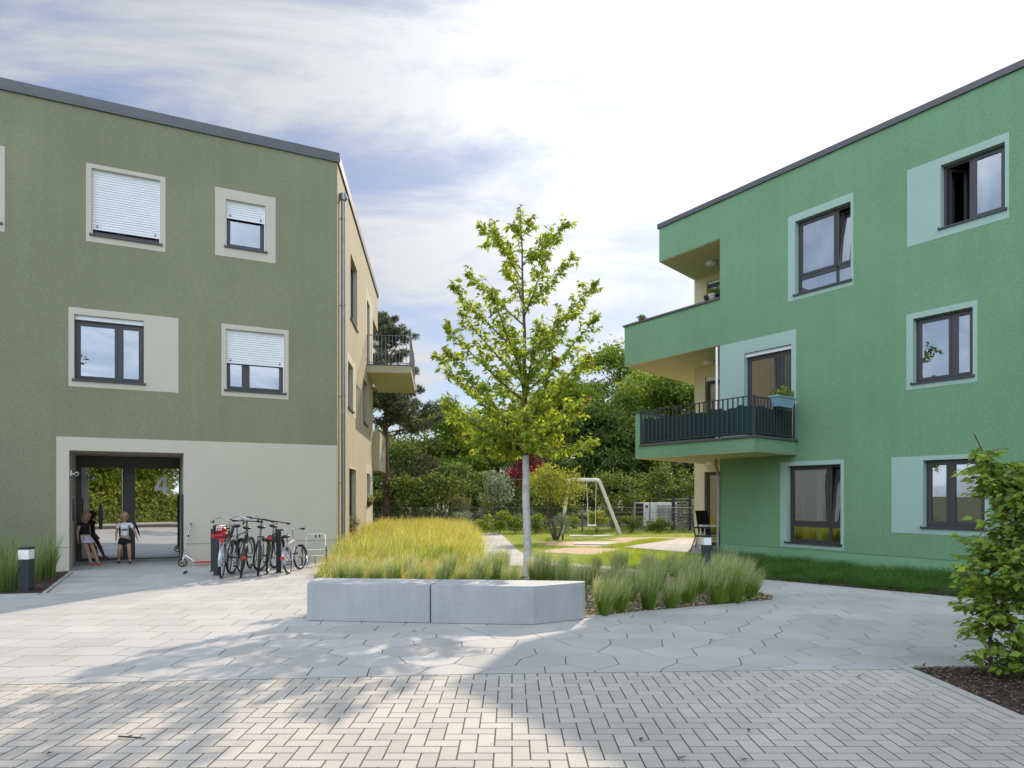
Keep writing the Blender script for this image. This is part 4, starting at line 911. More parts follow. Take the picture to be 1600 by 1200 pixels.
# lawn blades
def lawn_blades(name, poly, n, h, w, m, seed, label, lean=.03, hole=()):
    g = np.random.default_rng(seed); b = sample_in(poly, n, g)
    keep = np.ones(len(b), bool)
    for (cx, cy, rx, ry) in hole: keep &= (((b[:, 0]-cx)/rx)**2+((b[:, 1]-cy)/ry)**2+g.normal(size=len(b))*.12) > 1
    b = b[keep]; n = len(b); base = np.column_stack([b, np.zeros(n)]); patch = .75+.5*np.sin(b[:, 0]*2.1+np.sin(b[:, 1]*1.7))*np.sin(b[:, 1]*1.3)*.6
    me = blades_mesh(name, base, g.normal(size=(n, 2))*lean, h*patch*g.uniform(.5, 1.2, n), np.full(n, w), 1.6, seed, 2)
    return tag(obj(name, me, None, M[m]), label, kind='stuff')
sh = [(3.6, 22.5, 2.8, 1.45), (5.6, 24.7, 2.1, 1.25), (2.2, 19.5, 1.2, 1.1)]
lawn_blades('lawn_grass', lawn, 95000, .055, .010, 'lawnblade', 31, 'short mown grass of the play lawn', .03, sh)
lawn_blades('rough_grass', [(1.2, 16.103), (3.4, 13.878), (4.5, 14.270), (5.2, 17.805), (3.3, 20.293), (2.6, 18.591)], 14000, .14, .010, 'lawnblade', 32, 'longer grass between terrace and feather grass', .06)
lawn_blades('rough_grass', [(3.3, 20.685), (5.9, 24.220), (5.2, 24.744), (2.6, 20.947)], 7000, .13, .010, 'lawnblade', 33, 'longer grass along the terrace edge', .06)
g = np.random.default_rng(41); cl = sample_in([(4.5, 14.008), (4.85, 13.027), (6.4, 11.456), (10.5, 7.004), PR(12, 0, -.2)[:2], PR(-.2, 0, -.2)[:2]], 520, g); n = 60000; ci = g.integers(0, len(cl), n); B = cl[ci]+g.normal(size=(n, 2))*.07
lean = (B-cl[ci])*2.2+g.normal(size=(n, 2))*.05
me = blades_mesh('sedge_strip', np.column_stack([B, np.zeros(n)]), lean, g.uniform(.10, .20, n)*(.6+.9*g.random(len(cl)))[ci], np.full(n, .006), 1.9, 6); tag(obj('sedge_strip', me, None, M['sedge']), 'dark green low sedge along the foot of the green building', kind='stuff')
def chips(name, poly, n, seed, m, label, z=.01, s=.03):
    g = np.random.default_rng(seed); b = sample_in(poly, n, g); n = len(b); pos = np.column_stack([b, np.full(n, z)+g.random(n)*.02]); ax = rand_unit(n, g)*np.array([1, 1, .3]); nr = rand_unit(n, g)*.6+np.array([0, 0, 1.]); L_ = s*g.uniform(.5, 1.6, n)
    o = leaves_obj(name, pos, ax, nr, L_, L_*.45, m, None); return tag(o, label, kind='stuff')
M['chip'] = mat('bark_chip', (0.14, 0.09, 0.06), .95, island=.75)
chips('bark_mulch', bedH, 9000, 1, M['chip'], 'dark bark mulch under the hornbeam hedge'); chips('bark_mulch', bedL, 7000, 2, M['chip'], 'bark mulch round the black bollard by the olive wall')
chips('bark_mulch', [(5.9, 11.783), (6.96, 10.670), (10.6, 6.677), PR(11, 0)[:2]], 5000, 3, M['chip'], 'bark mulch at the foot of the green building')
M['straw'] = mat('dry_straw', (0.42, 0.34, 0.2), .95, island=.6)
chips('dry_litter', [(1.0, 9.033), (3.9, 10.408), (4.1, 10.866), (3.3, 13.092), (1, 14.401)], 8000, 4, M['straw'], 'dry straw litter between the feather grass tussocks', s=.05)
# reed grasses in the left bed
def reed(loc, h, sp, n, seed, label):
    g = np.random.default_rng(seed); t = thing('ornamental_grass', (*loc, 0), label, 'ornamental grass', 'ornamental grasses by the olive wall')
    a = g.uniform(0, 2*PI, n); rb = g.random(n)**.5*.13; base = np.stack([np.cos(a)*rb, np.sin(a)*rb, np.zeros(n)], 1); re = g.random(n)**.8*sp; lean = np.stack([np.cos(a)*re, np.sin(a)*re], 1)
    obj('blades', blades_mesh('blades', base, lean, g.uniform(.5, 1.05, n)*h, np.full(n, .009), 2.2, seed), t, M['reed']); return t
reed((-8.36, 11.35), .80, .30, 330, 61, 'wide ornamental grass clump left of the bollard, its left half cut by the frame')
reed((-8.85, 13.0), .92, .22, 300, 62, 'tall ornamental grass between the bollard and the entrance kerb')
reed((-8.75, 12.44), .85, .2, 180, 63, 'ornamental grass clump standing behind the bollard')
reed((-9.35, 12.6), .95, .22, 240, 64, 'ornamental grass clump at the left picture edge against the wall')

# ------------------------------------------------------------------ hornbeam hedge, near right
def hedge_plant():
    t = thing('hornbeam_hedge', (4.97, 5.9, 0), 'leafy hornbeam hedge with bare leaders growing from mulch at the right edge', 'hedge')
    rr = random.Random(5); g = np.random.default_rng(15); mb = MB(); pos = []; ax = []; nr = []; Ls = []
    stems = [(-.80, .05, 2.12), (-.66, -.0, 2.0), (-.50, -.1, 1.85), (-.30, .0, 2.05), (.05, .05, 2.1), (.5, 0, 2.05), (.95, .02, 2.1), (1.4, 0, 2.0), (1.9, 0, 2.1)]
    for (x, y, h) in stems:
        pts = [Vector((x+rr.uniform(-.03, .03)*k, y+rr.uniform(-.03, .03)*k, h*k/8)) for k in range(9)]
        mb.tube(pts, [.017*(1-.09*k) for k in range(9)], 7, caps=True)
        for q_ in range(120):
            z = .08+rr.random()**.9*(h-.22); i = min(7, int(z/h*8)); p = pts[i].lerp(pts[i+1], z/h*8-i); a = rr.uniform(0, 2*PI)
            wid = .26+.15*math.sin(PI*min(1, z/h*1.05)); 
            if x < -.6: wid *= .72 if z > 1.2 else .8
            L_ = wid*rr.uniform(.5, 1.25); d = Vector((math.cos(a), math.sin(a)*.85, rr.uniform(-.1, .5))); e = p+d*L_
            mb.tube([p, p.lerp(e, .5)+Vector((0, 0, .02)), e], [.004, .003, .0015], 4, caps=False)
            for k in range(13):
                s = .22+.8*k/13; pp = p.lerp(e, s); sd = Vector((rr.gauss(0, 1), rr.gauss(0, 1), rr.gauss(0, .5)))*.028
                pos.append(tuple(pp+sd)); v = d*.7+Vector((rr.gauss(0, .6), rr.gauss(0, .6), -.45)); ax.append(tuple(v)); nr.append((rr.gauss(0, .4)+d.x*.5, rr.gauss(0, .4)+d.y*.5-.25, .8)); Ls.append(rr.uniform(.045, .10))
    for _ in range(6):   # arching side shoots at the top right
        z = rr.uniform(1.75, 2.05); x = rr.uniform(-.3, .3)
        e = Vector((x+rr.uniform(-.35, .2), rr.uniform(-.2, .1), z+.1)); p = Vector((x, 0, z-.2)); mb.tube([p, e], [.005, .002], 4)
        for k in range(14): pos.append(tuple(p.lerp(e, k/13)+Vector((rr.gauss(0, .03), rr.gauss(0, .03), rr.gauss(0, .02))))); ax.append((rr.gauss(0, 1), rr.gauss(0, 1), -.4)); nr.append((rr.gauss(0, .3), -.3, 1)); Ls.append(rr.uniform(.06, .09))
    mb.build('stems', M['bark'], t, local=True)
    leaves_obj('leaves', pos, ax, nr, Ls, np.array(Ls)*.62, M['leaf_h'], t, .1)
hedge_plant()

# ------------------------------------------------------------------ trees and shrubs beyond the lawn
def at(px, Y): return ((px-800)/F*Y*KY, Y*KY)
def zt(py, Y): return CH+(HY-py)/F*Y*KY
bg = 'trees beyond the garden fence'
make_tree('deciduous_tree', 'tall bright green tree right of the young tree, topping out beside the balcony', at(962, 31), zt(540, 31), 3.4, .2, None, 'leaf_b', 1500, 16, .24, .20, .12, 71, group=bg, crown_z=.2, nblob=22, far=1.45)
make_tree('deciduous_tree', 'dark green tree seen under and above the green railed balcony', at(1050, 28), zt(565, 28), 3.4, .2, None, 'leaf_b', 1500, 16, .24, .19, .12, 72, group=bg, crown_z=.15, nblob=22, far=1.45)
make_tree('deciduous_tree', 'light green tree directly behind the crown of the young tree', at(880, 30), zt(590, 30), 3.2, .2, None, 'leaf_a', 1400, 16, .24, .20, .12, 73, group=bg, crown_z=.18, nblob=20, far=1.45)
make_tree('deciduous_tree', 'dark tree behind the play swing', at(925, 27), zt(640, 27), 2.6, .16, None, 'leaf_c', 1300, 16, .22, .18, .11, 74, group=bg, crown_z=.08, nblob=20, far=1.45)
make_tree('deciduous_tree', 'dark tree behind the white heat pumps', at(1010, 26.5), zt(650, 26.5), 2.6, .16, None, 'leaf_c', 1300, 16, .22, .18, .11, 75, group=bg, crown_z=.06, nblob=20, far=1.45)
make_tree('deciduous_tree', 'bright green tree between the pine and the young tree', at(705, 29), zt(635, 29), 2.6, .18, None, 'leaf_a', 1200, 15, .24, .19, .12, 76, group=bg, crown_z=.12, nblob=18, far=1.45)
make_tree('deciduous_tree', 'shaded tree behind the dark red tree', at(775, 31), zt(645, 31), 3.0, .18, None, 'leaf_b', 1300, 15, .25, .20, .12, 77, group=bg, crown_z=.1, nblob=20, far=1.45)
make_tree('red_tree', 'dark red leaved tree glowing behind the trunk of the young tree', at(812, 26), zt(680, 26), 1.65, .1, None, 'leaf_r', 420, 14, .18, .15, .10, 78, group=None, crown_z=.38, nblob=11, far=1.12)
make_tree('deciduous_tree', 'olive toned bushy tree right of the pine trunk', at(648, 27), zt(655, 27), 1.9, .14, None, 'leaf_d', 1300, 15, .2, .15, .08, 79, group=bg, crown_z=.08, nblob=20, far=1.45)
make_tree('deciduous_tree', 'dark leafy tree at the left behind the pine trunk', at(590, 29), zt(680, 29), 2.4, .14, None, 'leaf_c', 1000, 15, .22, .17, .11, 80, group=bg, crown_z=.1, nblob=16, far=1.45)
make_tree('deciduous_tree', 'far tree low on the skyline between pine and young tree', at(740, 36), zt(640, 36), 3.2, .2, None, 'leaf_b', 900, 15, .3, .24, .15, 81, group=bg, crown_z=.1, nblob=16, far=1.45)
make_tree('deciduous_tree', 'far tree closing the gap behind the swing beam', at(850, 36), zt(620, 36), 3.6, .2, None, 'leaf_c', 1000, 15, .3, .24, .15, 82, group=bg, crown_z=.08, nblob=18, far=1.45)
make_tree('deciduous_tree', 'far tall tree behind the balcony corner', at(1010, 38), zt(575, 38), 4.4, .25, None, 'leaf_c', 1100, 15, .3, .24, .15, 83, group=bg, crown_z=.08, nblob=20, far=1.45)
make_tree('deciduous_tree', 'dark tree hard against the cream end wall of the green building', at(1098, 27), zt(590, 27), 2.6, .2, None, 'leaf_b', 1000, 15, .25, .19, .12, 85, group=bg, crown_z=.1, nblob=16, far=1.45)
# scots pine
def pine():
    Y = 24.3; t = thing('pine_tree', (*at(603, Y), 0), 'tall pine with a bare brown trunk and layered grey green boughs beside the side balcony', 'tree')
    rr = random.Random(8); H = zt(492, Y); mb = MB(); tk = [Vector((.04*math.sin(k), .03*math.cos(k*2), H*k/12)) for k in range(13)]; mb.tube(tk, [.20*(1-.072*k) for k in range(13)], 10)
    pos = []; ax = []; nr = []; Ls = []
    for q_ in range(60):
        z = H*(.40+.59*rr.random()); f = z/H; a = rr.uniform(0, 2*PI); L_ = (3.0*(1-f)**.75+.35)*rr.uniform(.55, 1.1); i = min(11, int(f*12)); p = tk[i]; p = Vector((p.x, p.y, z))
        if math.cos(a) > 0: L_ *= 1.35
        d = Vector((math.cos(a), math.sin(a), .22)); n = 5; pts = [p+d*L_*k/n+Vector((0, 0, .10*L_*(k/n)**2)) for k in range(n+1)]; mb.tube(pts, [.035*(1-.16*k) for k in range(n+1)], 5, caps=False)
        nt_ = int(L_*7)+4
        for k in range(nt_):
            s = .30+.72*(k+rr.random())/nt_; c = p+d*L_*s+Vector((rr.gauss(0, .22*L_*.35+.05), rr.gauss(0, .22*L_*.35+.05), .10*L_*s*s+rr.gauss(0, .06)))
            for _ in range(44):
                v = Vector((rr.gauss(0, 1), rr.gauss(0, 1), rr.gauss(.5, .8))).normalized(); pos.append(tuple(c+v*.05)); ax.append(tuple(v)); nr.append((rr.gauss(0, 1), rr.gauss(0, 1), rr.gauss(0, 1))); Ls.append(rr.uniform(.13, .23))
    mb.build('trunk', M['pinebark'], t, local=True); leaves_obj('crown', pos, ax, nr, Ls, np.full(len(Ls), .04), M['needle'], t, 0)
    mb = MB(); mb.tube([(.55, -.3, -.02), (.5, -.3, 1.5), (.42, -.25, 3.2)], [.05, .04, .02], 6); 
pine()
# shrubs along the fence
def shrub(name, label, x, y, h, rx, m, n, seed, L=.08, W=.05, stems=5, cat='shrub', group='shrubs along the garden fence', ry=None, base=.12, spread=.07):
    g = np.random.default_rng(seed); y *= KY; rr = random.Random(seed); t = thing(name, (x, y, 0), label, cat, group); ry = ry or rx*.8
    bl = [(rr.uniform(-.6, .6)*rx, rr.uniform(-.6, .6)*ry, h*rr.uniform(base+.12, .82), rx*.42, ry*.42, h*.18) for _ in range(11)]
    mb = MB()
    for k in range(stems): b = bl[k]; mb.tube(limb_curve((b[0]*.12, b[1]*.12, 0), b[:3], .02, 5, rr), [.022*(1-.14*j)*max(.5, h/2) for j in range(6)], 6, caps=False)
    mb.build('stems', M['bark'], t, local=True); pos, ax, nr, Ls, Ws = crown(g, bl, n//10, 10, spread, L, W, shell=.4); pos[:, 2] = np.maximum(pos[:, 2], .02)
    leaves_obj('leaves', pos, ax, nr, Ls, Ws, M[m], t); return t
SG = 'shrubs along the garden fence'
shrub('multi_stem_shrub', 'yellow green multi stem shrub standing alone on the lawn in front of the swing', at(868, 18.5)[0], 18.5, zt(722, 18.5), 1.08, 'leaf_y', 5200, 91, .085, .05, 8, 'shrub', None, base=.34, spread=.09)
shrub('reddish_shrub', 'small reddish green shrub at the foot of the yellow green multi stem shrub', 1.78, 18.3, 1.02, .36, 'leaf_s', 1500, 92, .07, .02, 5, 'shrub', None)
shrub('silver_shrub', 'silvery shrub at the end of the meadow grass by the path', at(725, 21.6)[0], 21.6, .95, .4, 'leaf_s', 1500, 93, .06, .03)
shrub('garden_shrub', 'bright green shrub just right of the silvery shrub', at(752, 21.6)[0], 21.6, .85, .5, 'leaf_a', 1500, 94)
shrub('garden_shrub', 'leafy shrub behind the far end of the path', at(780, 21.8)[0], 21.8, 1.0, .5, 'leaf_a', 1500, 95)
shrub('garden_shrub', 'dark green shrub left of the young tree trunk', at(806, 21.9)[0], 21.9, .9, .5, 'leaf_b', 1500, 96)
shrub('garden_shrub', 'low green shrub right of the young tree trunk at the fence', at(838, 22)[0], 22, .8, .5, 'leaf_b', 1300, 97)
shrub('garden_shrub', 'low dark shrub behind the multi stem shrub', at(885, 22.2)[0], 22.2, .8, .6, 'leaf_b', 1500, 98)
shrub('yellow_shrub', 'yellow green rounded shrub behind the swing seat', at(932, 22.1)[0], 22.1, zt(795, 22.1), .48, 'leaf_y', 1700, 99)
shrub('garden_shrub', 'dark low shrub right of the swing leg', at(985, 22.3)[0], 22.3, .75, .6, 'leaf_c', 1400, 100)
shrub('garden_shrub', 'dark low shrub under the heat pumps', at(1030, 22.3)[0], 22.3, .6, .6, 'leaf_c', 1300, 101)
shrub('conical_shrub', 'small yellow topped conical shrub behind the fence left of the red tree', at(758, 25)[0], 25, zt(760, 25), .4, 'leaf_y', 900, 102)
shrub('small_tree', 'light grey green small tree left of the dark red tree', at(778, 24.6)[0], 24.6, zt(725, 24.6), .8, 'leaf_s', 1500, 103, .12, .08, 5, 'small tree', None, base=.25, spread=.14)
shrub('flowering_shrub', 'tall loose shrub with pinkish tips at the fence above the silvery shrub', at(718, 23.6)[0], 23.6, zt(770, 23.6), .6, 'leaf_d', 1500, 104, .1, .05, 5, 'shrub', None, base=.2)
for i, (px, Y, top, lab) in enumerate(((630, 24.5, 740, 'dark undergrowth bush behind the fence right of the pine'), (680, 25, 735, 'bushy undergrowth behind the fence under the bright green tree'), (850, 25, 745, 'dark bush behind the fence right of the white trunk'), (900, 25, 740, 'dark bush behind the fence left of the swing ropes'), (960, 25.3, 735, 'dark bush between swing leg and heat pumps'), (1070, 25.5, 730, 'dark bush behind the wooden screen'), (740, 26.5, 735, 'dark bush behind the conical shrub'), (800, 27.5, 735, 'dark bush under the red tree'), (590, 25, 760, 'dark bush at the left end of the fence'), (1020, 27, 720, 'dark bush behind the heat pumps'))):
    shrub('bush', lab, at(px, Y)[0], Y, zt(top, Y), 1.5, 'leaf_c', 2600, 120+i, .15, .10, 6, 'bush', 'bushes behind the garden fence', base=.02, spread=.14)

for i, px in enumerate((585, 650, 715, 780, 845, 910, 975, 1040, 1100)):
    shrub('bush', 'large dim bush in the far row behind the garden, %s from the left' % ordn[i], at(px, 37)[0], 37, (3.4, 5.6, 4.2, 3.2, 5.2, 3.8, 6.0, 4.4, 5.4)[i], 2.6, 'leaf_c', 3000, 180+i, .26, .17, 6, 'bush', 'far row of bushes', base=.0, spread=.22)
# ------------------------------------------------------------------ the other side of the road, seen mirrored in the glass
mgp = 'trees across the road'
for i, (x, y, h, R_, lm, lab) in enumerate(((-14.5, -9, 7.0, 3.2, 'leaf_a', 'tree across the road, furthest left'), (-8.5, -8.5, 6.5, 2.9, 'leaf_b', 'second tree from the left across the road'), (-5.2, -9.5, 6.2, 2.6, 'leaf_a', 'tree across the road left of the tall one'), (-2.7, -8, 10.6, 1.9, 'leaf_b', 'tall tree across the road mirrored in the first floor window'), (.6, -8.5, 6.2, 2.6, 'leaf_a', 'tree across the road mirrored in the entrance door'), (4.4, -9, 6.5, 3, 'leaf_b', 'tree across the road, right of the photographer'))):
    make_tree('street_tree', lab, (x, y), h, R_, .16, None, lm, 950, 15, .26, .24, .15, 140+i, group=mgp, crown_z=.16, nblob=18)
for i, (x, lab) in enumerate(((-4.5, 'tall bush behind the road hedge, left one'), (-1.6, 'tall bush behind the road hedge, middle one'), (1.6, 'tall bush behind the road hedge, right one'), (-8, 'tall bush behind the road hedge, far left one'))):
    shrub('bush', lab, x, -5.9/KY, 4.2, 2.3, 'leaf_a' if i % 2 else 'leaf_b', 4200, 160+i, .2, .13, 6, 'bush', 'bushes behind the road hedge', base=.05, spread=.16)
def hedge_row():
    t = thing('hedge', (-5, -4.9, 0), 'clipped green hedge along the far kerb of the road', 'hedge'); g = np.random.default_rng(9); n = 26000
    pos = np.column_stack([g.uniform(-15, 15, n), g.normal(size=n)*.42, g.uniform(0, 1, n)**.8*2.0+.1*np.sin(g.uniform(0, 6, n))]); pos[:, 2] += .25*np.sin(pos[:, 0]*1.3)*pos[:, 2]/2
    L_ = g.uniform(.09, .2, n); leaves_obj('leaves', pos, rand_unit(n, g)*.8+np.array([0, .5, 0]), rand_unit(n, g)*.7+np.array([0, .3, .8]), L_, L_*.6, M['leaf_y'], t)
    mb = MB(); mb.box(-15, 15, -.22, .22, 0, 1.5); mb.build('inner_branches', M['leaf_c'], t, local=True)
hedge_row()
# ------------------------------------------------------------------ bollards
def bollard(x, y, label, rot=0):
    t = thing('bollard_light', (0, 0, 0), label, 'bollard', 'bollard lights'); s = .084
    mb = MB(); mb.box(-s, s, -s, s, 0, .535); mb.box(-s*.8, s*.8, -s*.8, s*.8, .535, .54); mb.build('post', M['anthra'], t)
    mb = MB(); mb.box(-s*.97, s*.97, -s*.97, s*.97, .5405, .6995); mb.build('light_panel', M['white'], t)
    mb = MB(); mb.box(-s, s, -s, s, .70, .738); mb.build('cap', M['anthra'], t)
    t.location = (x, y, 0); t.rotation_euler = (0, 0, rot); return t
bollard(*G(41, 924), 'black bollard light with a white band between ornamental grasses at the left edge', .1)
bollard(4.17, 14.66, 'black bollard light with a white band behind the feather grass by the green corner', .1)

# ------------------------------------------------------------------ fence
def fence():
    t = thing('garden_fence', (0, 22.9*KY, 0), 'low grey double wire mesh fence along the back of the garden', 'fence'); y = 22.9*KY; x0, x1, H = -6.6, 11.4, 1.06
    n = 9; w = (x1-x0)/n; xo = (597-800)/F*y
    px = [xo+k*2.2-2.2 for k in range(9)]
    for x in px:
        mb = MB(); mb.box(x-.03, x+.03, y-.02, y+.02, 0, H+.03); mb.build('post', M['fencegrey'], t)
    for a, b in zip(px[:-1], px[1:]):
        mb = MB()
        for k in range(6): z = .06+k*.2; mb.tube([(a+.03, y-.026, z), (b-.03, y-.026, z)], .006 if k else .006, 4); mb.tube([(a+.03, y-.006, z), (b-.03, y-.006, z)], .006, 4)
        for k in range(1, 44): x = a+(b-a)*k/44; mb.tube([(x, y-.016, .02), (x, y-.016, H)], .0028, 4, caps=False)
        mb.build('mesh_panel', M['fencegrey'], t)
fence()
# ------------------------------------------------------------------ heat pumps and the slatted screen
M['grille'] = mat('pump_grille', (0.25, 0.26, 0.27), .6); M['pump'] = mat('heat_pump_casing', (0.72, 0.73, 0.74), .5)
def pump(x, y, label, kind):
    t = thing('heat_pump', (x, y, 0), label, 'heat pump', 'heat pumps behind the fence'); w = .98; z0, z1 = .20, 1.26
    mb = MB(); mb.box(x, x+w, y, y+.5, z0, z1); mb.build('casing', M['pump'], t)
    mb = MB()
    if kind == 0:
        mb.box(x+.0, x+.36, y-.02, y-.001, z0+.02, z1-.03); mb.build('front_panel', M['black'], t)
        mb = MB(); mb.lathe([(0, -.01), (.07, -.01), (.07, 0)], (x+.52, y, z1-.18), 16, axis='y'); mb.build('badge', M['anthra'], t)
    else:
        for (a, b) in ((.05, .46), (.52, .93)):
            for k in range(13): z = z0+.12+k*.065; mb.box(x+a, x+b, y-.02, y-.001, z, z+.028)
            for k in range(5): xx = x+a+(b-a)*k/4; mb.box(xx-.006, xx+.006, y-.024, y-.0205, z0+.1, z1-.1)
        mb.build('grille', M['grille'], t)
    mb = MB(); mb.box(x+.1, x+.2, y+.05, y+.45, 0, z0-.001); mb.box(x+.78, x+.88, y+.05, y+.45, 0, z0-.001); mb.build('foot', M['concrete'], t)
pump(*at(993, 24.3), 'white heat pump with a black panel, left of the pair behind the fence', 0); pump(at(1022.5, 24.2)[0]+.07, 24.2*KY, 'white heat pump with barred grilles, right of the pair behind the fence', 1)
t = thing('slatted_screen', (*at(1063, 23.6), 0), 'dark slatted screen of grey boards right of the heat pumps', 'screen')
xa, xb = at(1052, 23.6)[0], at(1078, 23.6)[0]
for x in (xa, xb, xb+1.2): mb = MB(); mb.box(x-.06, x+.06, 30.84, 30.96, 0, 1.56); mb.build('post', M['anthra'], t)
M['board'] = mat('weathered_board', (0.22, 0.21, 0.19), .85, var=.2, vscale=6)
for k in range(11):
    for (p, q_) in ((xa, xb), (xb, xb+1.2)): mb = MB(); mb.box(p+.061, q_-.061, 30.885, 30.91, .10+k*.13, .165+k*.13); mb.build('board', M['board'], t)
t = thing('pipe_frame', (*at(1015, 23.5), 0), 'thin dark pipe frame standing in front of the heat pumps', 'frame'); x0, x1 = at(1015.5, 23.5)[0], xa-.07
mb = MB(); mb.tube([(x0, 30.77, 0), (x0, 30.77, 1.42), (x1, 30.77, 1.42), (x1, 30.77, 0)], .028, 8); mb.build('frame', M['anthra'], t)
t = thing('garden_bench', (*at(1022, 23.0), 0), 'low dark bench shape at the fence below the heat pumps', 'bench'); bx, by = at(1012, 23.15)
mb = MB(); mb.box(bx, bx+.85, by, by+.35, .40, .44); mb.build('seat', M['anthra'], t)
mb = MB(); 
for x in (bx+.05, bx+.78): mb = MB(); mb.tube([(x, by+.03, .4), (x, by, 0)], .018, 6); mb.tube([(x, by+.32, .4), (x, by+.35, 0)], .018, 6); mb.build('leg', M['anthra'], t)
# ------------------------------------------------------------------ swing
def swing():
    Y = 21.0; YY = Y*KY; t = thing('play_swing', (*at(920, Y), 0), 'pale swing frame with bent tube legs and one hanging seat on the lawn', 'swing'); xr, xl = at(936, Y)[0], at(888, Y)[0]; zt_ = zt(750, Y); xe = at(969.5, Y)[0]; xle = at(878, Y)[0]
    M['swingpaint'] = mat('pale_swing_tube', (0.74, 0.73, 0.69), .5, var=.06)
    def bend(p, q_, r_, s, n=6): # rounded corner q between p and r_
        p, q_, r_ = Vector(p), Vector(q_), Vector(r_); a = q_+(p-q_).normalized()*s; b = q_+(r_-q_).normalized()*s; return [a*(1-k/n)**2+q_*2*(k/n)*(1-k/n)+b*(k/n)**2 for k in range(n+1)]
    path = [(xle, YY, 0)]+bend((xle, YY, 0), (xl, YY, zt_), (xr, YY, zt_), .14)+bend((xl, YY, zt_), (xr, YY, zt_), (xe, YY, 0), .14)+[(xe, YY, 0)]
    mb = MB(); mb.tube(path, .072, 14); mb.build('frame', M['swingpaint'], t)
    for xa_, xb_ in ((at(916.5, Y)[0], at(919, Y)[0]), (at(931.5, Y)[0], at(930, Y)[0])):
        mb = MB(); mb.tube([(xa_, YY, zt_-.1), (xb_, YY-.05, zt(820, Y))], .012, 6); mb.build('rope', M['white'], t)
    mb = MB(); mb.box(at(917.5, Y)[0], at(931.5, Y)[0], YY-.15, YY+.05, zt(822, Y), zt(820, Y)); mb.build('seat', M['white'], t)
swing()
# ------------------------------------------------------------------ terrace furniture
def chair(label):
    t = thing('garden_chair', (0, 0, 0), label, 'chair', 'black chairs on the terrace')
    mb = MB(); mb.box(-.22, .22, -.22, .22, .42, .445); mb.build('seat', M['black'], t)
    mb = MB(); mb.box8([(-.21, .20, .46), (.21, .20, .46), (.21, .225, .46), (-.21, .225, .46), (-.20, .33, 1.10), (.20, .33, 1.10), (.20, .355, 1.10), (-.20, .355, 1.10)]); mb.build('backrest', M['black'], t)
    for sx in (-1, 1):
        mb = MB(); mb.tube([(sx*.23, -.24, 0), (sx*.23, -.20, .44), (sx*.23, -.19, .64), (sx*.24, .0, .67), (sx*.23, .25, .66)], .012, 7); mb.build('leg', M['anthra'], t)
        mb = MB(); mb.tube([(sx*.23, .34, 0), (sx*.22, .20, .44), (sx*.215, .345, 1.11)], .012, 7); mb.build('leg', M['anthra'], t)
    return t
c1 = chair('black high backed garden chair nearest the terrace edge'); c1.location = (5.25, 18.75, .05); c1.rotation_euler = (0, 0, math.radians(75))
c2 = copy_tree(c1); c2['label'] = 'black garden chair behind the table against the cream wall'; c2.location = (5.75, 19.9, .05); c2.rotation_euler = (0, 0, math.radians(25))
c3 = copy_tree(c1); c3['label'] = 'black garden chair half hidden by the downpipe at the green corner'; c3.location = (5.95, 18.95, .05); c3.rotation_euler = (0, 0, math.radians(-100))
t = thing('garden_table', (5.6, 19.3, .05), 'pale garden table between the black chairs at the corner of the green building', 'table')
mb = MB(); mb.prism([(5.35, 19.05), (5.9, 19.05), (5.9, 19.55), (5.35, 19.55)], .72, .76); mb.build('tabletop', M['white'], t)
for (x, y) in ((5.39, 19.09), (5.86, 19.09), (5.39, 19.51), (5.86, 19.51)): mb = MB(); mb.tube([(x, y, .05), (x, y, .72)], .02, 6); mb.build('leg', M['white'], t)
# ------------------------------------------------------------------ pots and planters
M['terracotta'] = mat('terracotta', (0.36, 0.15, 0.09), .8); M['bluepl'] = mat('pale_blue_planter', (0.20, 0.33, 0.42), .5); M['petal_w'] = mat('white_petal', (.8, .8, .78), .6, translucent=.3, tcol=(1, 1, 1)); M['petal_p'] = mat('violet_petal', (.42, .22, .5), .6, translucent=.3, tcol=(1.2, 1, 1.2))
def plant_in(t, c, r_, h, m, n, seed, L=.05, flowers=None):
    g = np.random.default_rng(seed); pos = np.array(c)+rand_unit(n, g)*np.array([r_, r_, h*.5])*g.random((n, 1))**.4+np.array([0, 0, h*.45]); ax = rand_unit(n, g)+np.array([0, 0, .5]); nr = rand_unit(n, g)+np.array([0, 0, .6]); Ls = g.uniform(.6, 1.3, n)*L
    leaves_obj('leaves', pos-np.array(t.location), ax, nr, Ls, Ls*.5, M[m], t)
    if flowers:
        k = n//5; i = g.integers(0, n, k); p = pos[i]+np.array([0, 0, .02]); leaves_obj('flowers', p-np.array(t.location), rand_unit(k, g), rand_unit(k, g)+np.array([0, -.5, .5]), np.full(k, .045), np.full(k, .04), M[flowers], t)
def pot(x, y, z, r_, h, m, leaf, lr, lh, label, seed, flowers=None, name='plant_pot', cat='plant pot', group=None):
    t = thing(name, (x, y, z), label, cat, group); mb = MB(); mb.lathe([(0, z), (r_*.7, z), (r_, z+h), (r_*1.06, z+h), (r_*1.06, z+h*.88), (r_*.9, z+h*.9), (0, z+h*.88)], (x, y, 0), 16); mb.build('pot', M[m], t)
    plant_in(t, (x, y, z+h), lr, lh, leaf, 260, seed, .06, flowers)
p = PO(-.27, 0, .1); pot(p[0], p[1], 6.886, .11, .17, 'white', 'leaf_b', .13, .16, 'white plant pot on the parapet of the top loggia', 201, group='plant pots on the loggia parapet')
p = PO(-.08, 0, .12); pot(p[0], p[1], 6.886, .10, .12, 'anthra', 'leaf_c', .13, .26, 'dark potted plant on the parapet of the top loggia, nearest the wall', 202, group='plant pots on the loggia parapet')
p = PO(-.42, 0, .12); pot(p[0], p[1], 6.886, .07, .08, 'anthra', 'leaf_c', .09, .12, 'small dark pot on the loggia parapet, left of the white pot', 204, group='plant pots on the loggia parapet')
